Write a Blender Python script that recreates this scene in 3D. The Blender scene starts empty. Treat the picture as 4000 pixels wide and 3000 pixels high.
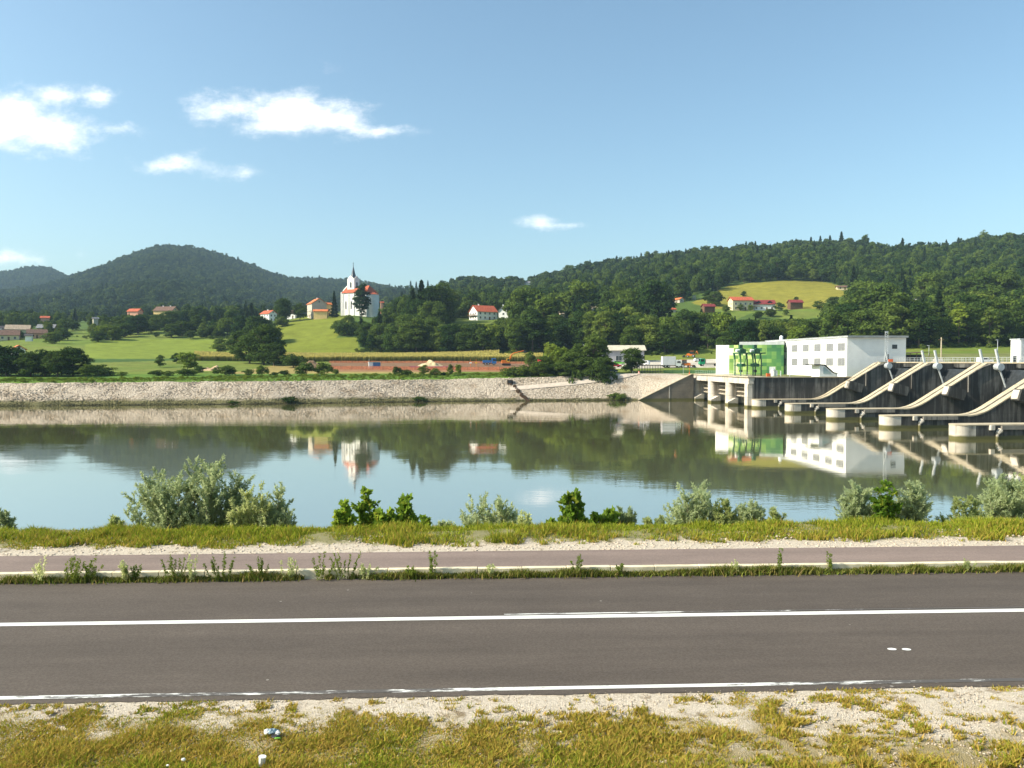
import bpy, bmesh, math, random
import numpy as np
from mathutils import Vector, Matrix

# ------------------------------------------------------------------ camera, sky, sun, exposure
sc = bpy.context.scene
F = 3100.0; CX = 2000.0; CY = 1500.0; H = 12.0
PITCH = math.atan(90.0 / F)
cam = bpy.data.objects.new("camera", bpy.data.cameras.new("camera"))
sc.collection.objects.link(cam); sc.camera = cam
cam.location = (0, 0, H)
cam.rotation_euler = (math.pi / 2 - PITCH, 0, 0)
cam.data.sensor_width = 36.0; cam.data.lens = 36.0 * F / 4000.0
cam.data.clip_start = 0.1; cam.data.clip_end = 20000

SUN_EL = math.radians(36.5)
SUN_AZ = math.radians(12.0)        # sun stands to the left (-X), turned this much towards the camera side (-Y)
sdir = Vector((-math.cos(SUN_AZ) * math.cos(SUN_EL), -math.sin(SUN_AZ) * math.cos(SUN_EL), math.sin(SUN_EL)))
sl = bpy.data.lights.new("sun", 'SUN'); sl.energy = 5.0; sl.angle = math.radians(0.5); sl.color = (1.0, 0.91, 0.75)
so = bpy.data.objects.new("sun", sl); sc.collection.objects.link(so)
so.rotation_euler = sdir.to_track_quat('Z', 'Y').to_euler(); so.location = (-50, 0, 80)

sc.view_settings.view_transform = 'Standard'; sc.view_settings.look = 'None'
sc.view_settings.exposure = 0.62; sc.view_settings.gamma = 1.0
sc.render.engine = 'CYCLES'
sc.cycles.use_denoising = True
sc.cycles.max_bounces = 6; sc.cycles.diffuse_bounces = 2; sc.cycles.glossy_bounces = 3
sc.cycles.transmission_bounces = 3; sc.cycles.volume_bounces = 0; sc.cycles.transparent_max_bounces = 6
sc.cycles.caustics_reflective = False; sc.cycles.caustics_refractive = False
sc.cycles.sample_clamp_indirect = 4.0

class NT:
    """tiny helper for node trees"""
    def __init__(s, tree): s.t = tree; s.n = tree.nodes; s.l = tree.links
    def new(s, typ, **kw):
        n = s.n.new(typ)
        for k, v in kw.items(): setattr(n, k, v)
        return n
    def put(s, sock, v):
        if isinstance(v, bpy.types.NodeSocket): s.l.new(v, sock)
        elif v is not None: sock.default_value = v
    def math(s, op, a, b=None, c=None, clamp=False):
        n = s.new('ShaderNodeMath', operation=op); n.use_clamp = clamp
        s.put(n.inputs[0], a)
        if b is not None: s.put(n.inputs[1], b)
        if c is not None: s.put(n.inputs[2], c)
        return n.outputs[0]
    def mix(s, fac, a, b, mode='MIX'):
        n = s.new('ShaderNodeMix', data_type='RGBA', blend_type=mode)
        s.put(n.inputs[0], fac)
        for i, v in ((6, a), (7, b)):
            if isinstance(v, (tuple, list)): v = (*v[:3], 1.0)
            s.put(n.inputs[i], v)
        return n.outputs[2]
    def noise(s, vec, scale, detail=4, rough=0.55, dist=0.0):
        n = s.new('ShaderNodeTexNoise'); s.put(n.inputs['Vector'], vec)
        n.inputs['Scale'].default_value = scale; n.inputs['Detail'].default_value = detail
        n.inputs['Roughness'].default_value = rough; n.inputs['Distortion'].default_value = dist
        return n.outputs[0]
    def ramp(s, fac, stops, interp='LINEAR'):
        n = s.new('ShaderNodeValToRGB'); s.put(n.inputs[0], fac); cr = n.color_ramp; cr.interpolation = interp
        while len(cr.elements) < len(stops): cr.elements.new(0.5)
        for e, (p, c) in zip(cr.elements, stops):
            e.position = p; e.color = (*c[:3], 1.0) if isinstance(c, (tuple, list)) else (c, c, c, 1)
        return n.outputs[0]
    def sstep(s, x, a, b):
        n = s.new('ShaderNodeMapRange', interpolation_type='SMOOTHSTEP'); s.put(n.inputs[0], x)
        n.inputs[1].default_value = a; n.inputs[2].default_value = b
        return n.outputs[0]
    def mapping(s, vec, scale=(1, 1, 1), rot=(0, 0, 0), loc=(0, 0, 0)):
        n = s.new('ShaderNodeMapping'); s.put(n.inputs[0], vec)
        n.inputs['Scale'].default_value = scale; n.inputs['Rotation'].default_value = rot; n.inputs['Location'].default_value = loc
        return n.outputs[0]

world = bpy.data.worlds.new("World"); sc.world = world; world.use_nodes = True
w = NT(world.node_tree); w.n.clear()
wo = w.new('ShaderNodeOutputWorld'); bg = w.new('ShaderNodeBackground'); w.l.new(bg.outputs[0], wo.inputs[0])
sky = w.new('ShaderNodeTexSky', sky_type='NISHITA'); sky.sun_disc = False
sky.sun_elevation = SUN_EL
sky.sun_rotation = math.atan2(sdir.x, sdir.y)
sky.altitude = 100; sky.air_density = 1.0; sky.dust_density = 2.4; sky.ozone_density = 1.3
tc = w.new('ShaderNodeTexCoord'); sep = w.new('ShaderNodeSeparateXYZ'); w.l.new(tc.outputs['Generated'], sep.inputs[0])
yy = w.math('MAXIMUM', sep.outputs[1], 0.02)
px = w.math('DIVIDE', sep.outputs[0], yy); pz = w.math('DIVIDE', w.math('ABSOLUTE', sep.outputs[2]), yy)
cmb = w.new('ShaderNodeCombineXYZ'); w.l.new(px, cmb.inputs[0]); w.l.new(pz, cmb.inputs[1])
pv = cmb.outputs[0]
n1 = w.noise(w.mapping(pv, (16, 27, 1)), 1.0, 10, 0.66)
n2 = w.noise(w.mapping(pv, (5, 9, 1), loc=(3, 1, 0)), 1.0, 4, 0.5)
# each cloud: a few overlapping ellipses in direction space (centre, radii, strength)
def cl(u, v, ru, rv, k=1.0): return ((u - CX) / F, (1410 - v) / F, ru / F, rv / F, k)
clouds = [cl(900, 432, 190, 62), cl(1130, 455, 310, 95), cl(1300, 480, 210, 68), cl(1480, 518, 190, 36, .9),
          cl(60, 480, 170, 130, 1.0), cl(200, 520, 215, 95), cl(250, 380, 170, 58, .75), cl(400, 390, 110, 48, .72), cl(490, 510, 115, 42, .42), cl(-40, 360, 60, 35, .8),
          cl(640, 652, 150, 44, .62), cl(760, 660, 120, 44, .42), cl(950, 685, 62, 16, .22),
          cl(2110, 872, 85, 34, .85), cl(2190, 882, 85, 17, .6), cl(1320, 295, 50, 24, .16), cl(40, 1010, 260, 34, .55), cl(-300, 600, 260, 120, .8)]
tot = None
for (cx, cz, rx, rz, k) in clouds:
    dx = w.math('MULTIPLY', w.math('SUBTRACT', px, cx), 1 / rx)
    dz = w.math('MULTIPLY', w.math('SUBTRACT', pz, cz), 1 / rz)
    d = w.math('SQRT', w.math('ADD', w.math('MULTIPLY', dx, dx), w.math('MULTIPLY', dz, dz)))
    e = w.math('MULTIPLY', w.math('SUBTRACT', 1.25, d), k)
    tot = e if tot is None else w.math('SMOOTH_MAX', tot, e, 0.15)
nn = w.math('ADD', w.math('MULTIPLY', w.math('SUBTRACT', n1, 0.5), 2.6), w.math('MULTIPLY', w.math('SUBTRACT', n2, 0.5), 0.9))
cf = w.math('ADD', tot, nn)
cm = w.sstep(cf, 0.02, 1.25)
cm = w.math('MULTIPLY', cm, w.math('GREATER_THAN', sep.outputs[1], 0.05))
shade = w.sstep(w.noise(w.mapping(pv, (10, 22, 1), loc=(0, .7, 0)), 1.0, 5, .5), 0.3, 0.7)
SKYS = 0.124
skyc = w.mix(1.0, sky.outputs[0], (1.0, 1.165, 1.11), 'MULTIPLY')      # white balance of the photograph
ccol = w.mix(shade, (7.3, 7.5, 7.7), (8.8, 8.6, 8.3))
col = w.mix(w.math('MULTIPLY', w.math('POWER', cm, 1.25), 0.95), skyc, ccol)
w.l.new(col, bg.inputs[0]); bg.inputs[1].default_value = SKYS

# ------------------------------------------------------------------ geometry helpers
def ray(u, v):
    x = (u - CX) / F; y = (CY - v) / F
    c, s = math.cos(PITCH), math.sin(PITCH)
    return (x, c + y * s, -s + y * c)
def at(u, v, D):
    r = ray(u, v); t = D / r[1]
    return Vector((r[0] * t, D, H + r[2] * t))
def vz(v, D):
    """height of the point seen at image row v, D metres ahead"""
    r = ray(CX, v); return H + r[2] * D / r[1]
def ux(u, D, v=1410):
    r = ray(u, v); return r[0] * D / r[1]
def R(a): return math.radians(a)

class MB:
    def __init__(s): s.v = []; s.f = []; s.M = None
    def add(s, vs, fs):
        b = len(s.v)
        for p in vs:
            p = Vector(p)
            if s.M is not None: p = s.M @ p
            s.v.append(tuple(p))
        s.f += [tuple(i + b for i in q) for q in fs]
        return s
    def box(s, x0, x1, y0, y1, z0, z1):
        if x0 > x1: x0, x1 = x1, x0
        if y0 > y1: y0, y1 = y1, y0
        if z0 > z1: z0, z1 = z1, z0
        return s.add([(x0, y0, z0), (x1, y0, z0), (x1, y1, z0), (x0, y1, z0), (x0, y0, z1), (x1, y0, z1), (x1, y1, z1), (x0, y1, z1)],
                     [(0, 3, 2, 1), (4, 5, 6, 7), (0, 1, 5, 4), (1, 2, 6, 5), (2, 3, 7, 6), (3, 0, 4, 7)])
    def prism(s, poly, z0, z1):
        n = len(poly)
        return s.add([(x, y, z0) for x, y in poly] + [(x, y, z1) for x, y in poly],
                     [tuple(range(n))[::-1], tuple(range(n, 2 * n))] + [(i, (i + 1) % n, n + (i + 1) % n, n + i) for i in range(n)])
    def side(s, poly, y0, y1):
        """polygon in x,z extruded along y"""
        n = len(poly)
        return s.add([(x, y0, z) for x, z in poly] + [(x, y1, z) for x, z in poly],
                     [tuple(range(n)), tuple(range(n, 2 * n))[::-1]] + [(i, n + i, n + (i + 1) % n, (i + 1) % n) for i in range(n)])
    def front(s, poly, x0, x1):
        """polygon in y,z extruded along x"""
        n = len(poly)
        return s.add([(x0, y, z) for y, z in poly] + [(x1, y, z) for y, z in poly],
                     [tuple(range(n))[::-1], tuple(range(n, 2 * n))] + [(i, (i + 1) % n, n + (i + 1) % n, n + i) for i in range(n)])
    def tube(s, p0, p1, r0, r1=None, n=8):
        r1 = r0 if r1 is None else r1
        p0 = Vector(p0); p1 = Vector(p1); d = (p1 - p0)
        if d.length < 1e-6: return s
        d.normalize(); a = d.orthogonal().normalized(); b = d.cross(a)
        vs = []
        for p, r in ((p0, r0), (p1, r1)):
            for i in range(n):
                t = 2 * math.pi * i / n; vs.append(p + a * (r * math.cos(t)) + b * (r * math.sin(t)))
        return s.add(vs, [tuple(range(n))[::-1], tuple(range(n, 2 * n))] + [(i, (i + 1) % n, n + (i + 1) % n, n + i) for i in range(n)])
    def path(s, pts, r0, r1=None, n=6):
        r1 = r0 if r1 is None else r1
        m = len(pts) - 1
        for i in range(m):
            s.tube(pts[i], pts[i + 1], r0 + (r1 - r0) * i / m, r0 + (r1 - r0) * (i + 1) / m, n)
        return s
    def ball(s, c, r, n=10, m=6, sz=1.0):
        vs = [(c[0], c[1], c[2] - r * sz)]
        for j in range(1, m):
            t = math.pi * j / m
            for i in range(n):
                a = 2 * math.pi * i / n
                vs.append((c[0] + r * math.sin(t) * math.cos(a), c[1] + r * math.sin(t) * math.sin(a), c[2] - r * sz * math.cos(t)))
        vs.append((c[0], c[1], c[2] + r * sz)); fs = []
        for i in range(n):
            fs.append((0, 1 + (i + 1) % n, 1 + i))
            for j in range(m - 2):
                a = 1 + j * n
                fs.append((a + i, a + (i + 1) % n, a + n + (i + 1) % n, a + n + i))
            a = 1 + (m - 2) * n; fs.append((a + i, a + (i + 1) % n, len(vs) - 1))
        return s.add(vs, fs)
    def build(s, name, m, parent=None, smooth=False, bevel=0):
        me = bpy.data.meshes.new(name); me.from_pydata(s.v, [], s.f); me.update()
        if m: me.materials.append(m)
        if smooth: me.polygons.foreach_set('use_smooth', [True] * len(me.polygons))
        return link(name, me, parent, bevel)
def link(name, me, parent=None, bevel=0):
    o = bpy.data.objects.new(name, me); sc.collection.objects.link(o)
    if parent is not None: o.parent = parent
    if bevel:
        b = o.modifiers.new('bevel', 'BEVEL'); b.width = bevel; b.segments = 2; b.limit_method = 'ANGLE'
    return o
def np_mesh(name, V, Fq, m, smooth=False, col=None):
    """fast mesh of quads or tris from arrays"""
    me = bpy.data.meshes.new(name); V = np.asarray(V, dtype=np.float32); Fq = np.asarray(Fq, dtype=np.int32)
    me.vertices.add(len(V)); me.vertices.foreach_set('co', V.ravel())
    k = Fq.shape[1]; me.loops.add(Fq.size); me.loops.foreach_set('vertex_index', Fq.ravel())
    me.polygons.add(len(Fq)); me.polygons.foreach_set('loop_start', np.arange(0, Fq.size, k, dtype=np.int32))
    me.update(calc_edges=True)
    if smooth: me.polygons.foreach_set('use_smooth', np.ones(len(Fq), dtype=bool))
    if col is not None:
        a = me.color_attributes.new('tint', 'FLOAT_COLOR', 'POINT'); c = np.ones((len(V), 4), dtype=np.float32); c[:, :3] = col
        a.data.foreach_set('color', c.ravel())
    if m: me.materials.append(m)
    return me
def empty(name, loc, rz=0):
    o = bpy.data.objects.new(name, None); sc.collection.objects.link(o); o.location = loc; o.rotation_euler = (0, 0, rz)
    o.empty_display_size = 0.5
    return o
def tag(o, label, cat, group=None):
    o['label'] = label; o['category'] = cat
    if group: o['group'] = group
    return o
def struct(o): o['kind'] = 'structure'; return o
def stuff(o, label=None, cat=None):
    o['kind'] = 'stuff'
    if label: o['label'] = label
    if cat: o['category'] = cat
    return o
def copy_tree(o, parent=None):
    c = o.copy(); sc.collection.objects.link(c); c.parent = parent
    for ch in [x for x in KIDS.get(o.name, [])]: copy_tree(ch, c)
    return c
KIDS = {}
def kids(o):
    KIDS[o.name] = [x for x in sc.collection.objects if x.parent == o]
    for x in KIDS[o.name]: kids(x)

# ------------------------------------------------------------------ materials
MATS = {}
def mat(name, col, rough=0.8, var=0.0, scale=1.0, col2=None, bump=0.0, bscale=None, metal=0.0, spec=0.3, coords='Object', stretch=(1, 1, 1)):
    if name in MATS: return MATS[name]
    m = bpy.data.materials.new(name); m.use_nodes = True; t = NT(m.node_tree)
    b = t.n['Principled BSDF']; b.inputs['Roughness'].default_value = rough; b.inputs['Metallic'].default_value = metal
    b.inputs['Specular IOR Level'].default_value = spec
    if var or col2 or bump:
        tcn = t.new('ShaderNodeTexCoord'); vec = t.mapping(tcn.outputs[coords], stretch)
    if var or col2:
        nz = t.noise(vec, scale, 6, 0.6)
        c2 = col2 or tuple(max(0, c * (1 - var)) for c in col); c1 = col if col2 else tuple(min(1, c * (1 + var)) for c in col)
        t.l.new(t.mix(t.sstep(nz, 0.35, 0.65), c1, c2), b.inputs['Base Color'])
    else: b.inputs['Base Color'].default_value = (*col, 1)
    if bump:
        bp = t.new('ShaderNodeBump'); bp.inputs['Strength'].default_value = 0.8; bp.inputs['Distance'].default_value = bump
        t.l.new(t.noise(vec, bscale or scale * 4, 5, 0.6), bp.inputs['Height']); t.l.new(bp.outputs[0], b.inputs['Normal'])
    MATS[name] = m; return m

def foliage_mat(name, dark, light, trans=0.25, accent=None):
    m = bpy.data.materials.new(name); m.use_nodes = True; t = NT(m.node_tree); t.n.clear()
    out = t.new('ShaderNodeOutputMaterial'); oi = t.new('ShaderNodeObjectInfo'); tcn = t.new('ShaderNodeTexCoord')
    nz = t.noise(tcn.outputs['Object'], 0.9, 3)
    f = t.math('ADD', t.math('MULTIPLY', t.math('POWER', oi.outputs['Random'], 1.3), 0.85), t.math('MULTIPLY', t.math('SUBTRACT', nz, 0.38), 0.8), clamp=True)
    c = t.mix(f, dark, light)
    if accent:
        wn = t.noise(tcn.outputs['Object'], 3.1, 2); c = t.mix(t.sstep(wn, 0.58, 0.66), c, accent)
    d = t.new('ShaderNodeBsdfDiffuse'); tr = t.new('ShaderNodeBsdfTranslucent'); mx = t.new('ShaderNodeMixShader')
    t.l.new(c, d.inputs[0]); hv = t.new('ShaderNodeHueSaturation'); t.l.new(c, hv.inputs['Color']); hv.inputs['Hue'].default_value = 0.485; hv.inputs['Value'].default_value = 1.2
    t.l.new(hv.outputs[0], tr.inputs[0]); mx.inputs[0].default_value = trans
    t.l.new(d.outputs[0], mx.inputs[1]); t.l.new(tr.outputs[0], mx.inputs[2]); t.l.new(mx.outputs[0], out.inputs[0])
    MATS[name] = m; return m

LEAF = foliage_mat('leaf_green', (0.018, 0.046, 0.014), (0.115, 0.165, 0.030), 0.3)
LEAF_Y = foliage_mat('leaf_yellowgreen', (0.11, 0.17, 0.022), (0.22, 0.28, 0.04), 0.3)
LEAF_B = foliage_mat('leaf_bush', (0.040, 0.080, 0.018), (0.15, 0.195, 0.038), 0.3)
LEAF_F = foliage_mat('leaf_far', (0.016, 0.038, 0.018), (0.085, 0.120, 0.032), 0.2)
NEEDLE = foliage_mat('needle_dark', (0.018, 0.038, 0.016), (0.040, 0.070, 0.024), 0.1)
WILLOW = foliage_mat('leaf_willow', (0.34, 0.40, 0.15), (0.66, 0.70, 0.34), 0.55)
WILLOW_B = foliage_mat('leaf_willow_blue', (0.30, 0.37, 0.18), (0.60, 0.66, 0.38), 0.55)
SAPL = foliage_mat('leaf_sapling', (0.08, 0.17, 0.02), (0.28, 0.40, 0.05), 0.5, (0.34, 0.37, 0.05))
BARK = mat('bark', (0.10, 0.075, 0.055), 0.9, 0.4, 6)
BARK_L = mat('bark_pale', (0.22, 0.18, 0.13), 0.9, 0.3, 6)
WHITE = mat('white_render', (0.80, 0.79, 0.76), 0.85, 0.05, 0.5)
CREAM = mat('cream_render', (0.66, 0.57, 0.36), 0.85, 0.08, 0.5)
YELL = mat('yellow_render', (0.70, 0.50, 0.22), 0.85, 0.08, 0.5)
PINK = mat('salmon_render', (0.60, 0.32, 0.22), 0.85, 0.1, 0.5)
REDW = mat('brick_red_render', (0.42, 0.13, 0.09), 0.85, 0.1, 0.5)
GREYR = mat('grey_render', (0.42, 0.41, 0.42), 0.85, 0.1, 0.5)
BEIGE = mat('beige_render', (0.52, 0.47, 0.38), 0.85, 0.1, 0.5)
T_RED = mat('tile_red', (0.44, 0.10, 0.045), 0.8, 0.25, 1.2, bump=0.05, bscale=6)
T_ORG = mat('tile_orange', (0.56, 0.16, 0.055), 0.8, 0.22, 1.2, bump=0.05, bscale=6)
T_MAR = mat('tile_maroon', (0.21, 0.035, 0.035), 0.75, 0.25, 1.2, bump=0.05, bscale=6)
T_BRN = mat('tile_brown', (0.15, 0.085, 0.06), 0.8, 0.3, 1.2, bump=0.05, bscale=6)
T_TAN = mat('tile_tan', (0.36, 0.28, 0.20), 0.8, 0.25, 1.2, bump=0.05, bscale=6)
T_GRY = mat('tile_grey', (0.20, 0.20, 0.21), 0.8, 0.25, 1.2, bump=0.05, bscale=6)
T_DRK = mat('tile_dark', (0.055, 0.05, 0.055), 0.8, 0.25, 1.2, bump=0.05, bscale=6)
GLASS = mat('window_glass', (0.04, 0.05, 0.06), 0.15, spec=0.6)
FRAME = mat('window_frame', (0.6, 0.6, 0.58), 0.6)
WOOD = mat('brown_wood', (0.14, 0.08, 0.045), 0.8, 0.3, 3)

# ------------------------------------------------------------------ terrain of the far side
def shore(X): return float(np.interp(X, [-700, -136, -70, -19, 38, 60], [175, 210, 220, 235, 242.5, 244]))
TAB = {
 -1500: [(235,1484),(260,1464),(300,1440),(420,1370),(600,1300),(1000,1265),(1500,1200),(2000,1130),(2300,1200),(3000,1110),(3600,1250)],
 0: [(235,1484),(260,1464),(300,1432),(350,1398),(420,1355),(480,1326),(600,1290),(800,1268),(1000,1262),(1500,1215),(2000,1160),(2300,1200),(3000,1078),(3600,1250)],
 200: [(235,1483),(260,1464),(300,1432),(350,1398),(420,1355),(480,1326),(600,1285),(800,1262),(1000,1255),(1500,1190),(2000,1125),(2300,1165),(3000,1026),(3600,1250)],
 400: [(235,1483),(260,1464),(300,1434),(350,1400),(420,1362),(480,1328),(600,1285),(800,1255),(1000,1240),(1500,1160),(2000,1063),(2600,1066),(3600,1250)],
 335: [(235,1483),(260,1464),(300,1434),(350,1400),(420,1358),(480,1328),(600,1285),(800,1256),(1000,1245),(1500,1180),(2000,1085),(2500,1075),(3600,1250)],
 470: [(235,1483),(260,1464),(300,1434),(350,1400),(420,1364),(480,1328),(600,1282),(800,1252),(1000,1238),(1500,1150),(2000,1050),(2300,1022),(2700,1070),(3600,1250)],
 600: [(235,1482),(260,1465),(300,1437),(350,1406),(420,1372),(480,1336),(540,1298),(620,1268),(800,1247),(1000,1232),(1500,1125),(2000,1015),(2300,972),(2700,1060),(3600,1250)],
 650: [(235,1482),(260,1465),(300,1437),(350,1408),(420,1375),(480,1338),(540,1298),(620,1265),(800,1245),(1000,1230),(1500,1120),(2000,1005),(2300,958),(2700,1060),(3600,1250)],
 800: [(235,1481),(260,1464),(300,1438),(350,1410),(420,1380),(480,1342),(540,1294),(620,1260),(800,1242),(1000,1228),(1500,1130),(2000,1025),(2300,984),(2700,1080),(3600,1250)],
 950: [(235,1480),(260,1464),(300,1438),(350,1412),(420,1388),(480,1350),(540,1290),(620,1255),(800,1240),(1000,1225),(1500,1150),(2000,1065),(2300,1032),(2700,1110),(3600,1250)],
 1100: [(235,1480),(260,1463),(300,1440),(350,1414),(400,1392),(435,1374),(500,1290),(550,1247),(600,1240),(800,1240),(1000,1235),(1500,1180),(2000,1115),(2400,1100),(2800,1200),(3600,1280)],
 1250: [(235,1480),(260,1462),(300,1438),(350,1412),(400,1394),(425,1384),(470,1315),(520,1252),(560,1232),(620,1235),(800,1245),(1000,1240),(1500,1190),(2000,1140),(2400,1098),(2800,1200),(3600,1280)],
 1400: [(235,1480),(260,1462),(300,1438),(350,1412),(400,1394),(425,1383),(470,1305),(520,1240),(555,1224),(600,1226),(700,1250),(1000,1240),(1500,1190),(2000,1140),(2400,1108),(2800,1200),(3600,1280)],
 1560: [(240,1480),(260,1462),(300,1438),(350,1411),(400,1393),(425,1380),(470,1310),(520,1262),(600,1245),(800,1230),(1000,1210),(1500,1170),(2400,1136),(2800,1250),(3600,1280)],
 1800: [(240,1478),(260,1462),(300,1438),(350,1411),(400,1390),(430,1362),(460,1290),(485,1252),(540,1248),(620,1230),(800,1190),(1000,1140),(1200,1108),(1500,1200),(3600,1300)],
 2100: [(248,1474),(262,1462),(300,1438),(340,1418),(380,1392),(420,1345),(460,1290),(510,1248),(600,1222),(800,1170),(1000,1130),(1150,1112),(1500,1200),(3600,1300)],
 2250: [(252,1466),(262,1460),(300,1432),(340,1412),(380,1385),(420,1335),(460,1285),(520,1240),(600,1210),(800,1140),(1000,1090),(1150,1072),(1500,1200),(3600,1300)],
 2500: [(254,1462),(265,1458),(300,1427),(340,1405),(380,1372),(420,1320),(470,1270),(520,1232),(600,1195),(800,1120),(1000,1060),(1100,1046),(1500,1200),(3600,1300)],
 2650: [(254,1462),(265,1458),(290,1432),(330,1408),(370,1380),(410,1330),(460,1270),(510,1225),(570,1188),(700,1130),(900,1060),(1100,1028),(1500,1200),(3600,1300)],
 2800: [(254,1462),(265,1457),(290,1430),(330,1405),(360,1385),(400,1335),(450,1275),(500,1228),(550,1195),(600,1160),(650,1132),(700,1112),(900,1040),(1100,1005),(1500,1200),(3600,1300)],
 3000: [(254,1461),(268,1455),(300,1425),(340,1395),(370,1370),(410,1320),(460,1270),(510,1225),(560,1203),(610,1160),(680,1107),(800,1055),(1000,1000),(1100,985),(1500,1200),(3600,1300)],
 3300: [(230,1440),(262,1430),(300,1405),(340,1380),(400,1325),(450,1275),(520,1212),(600,1155),(690,1112),(850,1030),(1000,968),(1200,1050),(3600,1300)],
 3600: [(216,1416),(240,1408),(280,1392),(320,1372),(380,1322),(450,1262),(550,1180),(700,1110),(850,1035),(960,1000),(1200,1080),(3600,1300)],
 4000: [(216,1416),(240,1408),(280,1390),(320,1370),(380,1318),(450,1255),(550,1170),(700,1070),(850,985),(930,945),(1200,1050),(3600,1300)],
 5500: [(216,1416),(240,1408),(280,1390),(320,1370),(380,1318),(450,1255),(550,1170),(700,1070),(850,985),(930,945),(1200,1050),(3600,1300)],
}
US = np.array(sorted(TAB)); 
NU, ND = 900, 420
ug = np.linspace(-1500, 5500, NU); Dg = 196 * (3700 / 196.0) ** np.linspace(0, 1, ND)
tabz = np.zeros((len(US), ND))
for i, u in enumerate(US):
    pts = TAB[u]; D_ = np.array([p[0] for p in pts]); Z_ = np.array([vz(p[1], p[0]) for p in pts])
    tabz[i] = np.interp(Dg, D_, Z_)
Z = np.zeros((NU, ND))
for j in range(ND): Z[:, j] = np.interp(ug, US, tabz[:, j])
def blur(A, k, ax):
    ker = np.exp(-0.5 * (np.arange(-3 * k, 3 * k + 1) / k) ** 2); ker /= ker.sum()
    P = np.pad(A, [(3 * k, 3 * k) if a == ax else (0, 0) for a in (0, 1)], mode='edge')
    return np.apply_along_axis(lambda r: np.convolve(r, ker, 'valid'), ax, P)
Z = blur(blur(Z, 7, 0), 2, 1)
Xg = (ug[:, None] - CX) / F * Dg[None, :]; Yg = np.repeat(Dg[None, :], NU, 0)
def vnoise(X, Y, scale, seed):
    r = np.random.RandomState(seed); n = 64; g = r.rand(n, n)
    x = X / scale; y = Y / scale; xi = np.floor(x).astype(int); yi = np.floor(y).astype(int); fx = x - xi; fy = y - yi
    fx = fx * fx * (3 - 2 * fx); fy = fy * fy * (3 - 2 * fy)
    a = g[xi % n, yi % n]; b = g[(xi + 1) % n, yi % n]; c = g[xi % n, (yi + 1) % n]; d = g[(xi + 1) % n, (yi + 1) % n]
    return (a * (1 - fx) + b * fx) * (1 - fy) + (c * (1 - fx) + d * fx) * fy - 0.5
amp = np.clip((Yg - 450) / 900, 0, 1)
Z += amp * (vnoise(Xg, Yg, 210, 1) * (12 + 46 * np.clip((Yg - 1150) / 300, 0, 1) * (Xg < 100)) * np.clip((2050 - Yg) / 350, 0.1, 1) + vnoise(Xg, Yg, 60, 2) * 6) + np.clip((Yg - 260) / 200, 0, 1) * vnoise(Xg, Yg, 18, 3) * 0.7
# bank: toe at the shore line, riprap slope, then the top
SH = np.vectorize(shore)(Xg)
ztop = np.interp(Xg, [-140, -20, 40, 60], [5.85, 6.4, 7.65, 7.7])
db = Yg - SH
zb = np.clip(db / 12.5, 0, 1) * ztop
fan = np.clip((Xg - 40) / (55.4 - 40), 0, 1) * 7.75             # the bank turns and rises towards the wing wall
zb = np.where(Xg > 40, np.maximum(zb, np.where(db > 0.5, np.minimum(fan + 0.0, 7.75), -9)), zb)
blend = np.clip((db - 12.5) / 8, 0, 1)
Z = np.where(db < 12.5, zb, zb * (1 - blend) + Z * blend)
Z = np.where(db < 0, np.maximum(-3, db * 0.6), Z)
Z = np.where((db < 12.9) & (Xg < 60), -3, Z)
# nothing rises inside the footprint of the power station
rel_p = (Xg - 61) * math.cos(R(5.5)) + (Yg - 204) * math.sin(R(5.5)); rel_q = -(Xg - 61) * math.sin(R(5.5)) + (Yg - 204) * math.cos(R(5.5))
Z = np.where((rel_p > -2.5) & (rel_q < 44), -3, Z)
Z = np.where((rel_p > -3) & (rel_p < 43) & (rel_q >= 44) & (rel_q < 60), np.minimum(Z, 7.8), Z)
def tz(X, Y):
    u = X / Y * F + CX; i = np.clip((u + 1500) / 7000 * (NU - 1), 0, NU - 1.001); j = np.clip(np.log(Y / 196.0) / math.log(3700 / 196.0) * (ND - 1), 0, ND - 1.001)
    i0 = np.floor(i).astype(int); j0 = np.floor(j).astype(int); a = i - i0; b = j - j0
    return (Z[i0, j0] * (1 - a) + Z[i0 + 1, j0] * a) * (1 - b) + (Z[i0, j0 + 1] * (1 - a) + Z[i0 + 1, j0 + 1] * a) * b
def ground(u, v, dmin=255, dmax=3500):
    """first place on the terrain seen at this image point"""
    Ds = dmin * (dmax / dmin) ** np.linspace(0, 1, 900)
    X = np.array([ux(u, d) for d in (1.0,)])[0] * Ds
    zr = H + (ray(u, v)[2] / ray(u, v)[1]) * Ds
    zt = tz(X, Ds); k = np.where(zt >= zr)[0]
    k = k[0] if len(k) else len(Ds) // 3
    return Vector((X[k], Ds[k], zt[k]))
def gz(x, y): return float(tz(np.array([x]), np.array([y]))[0])

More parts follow.
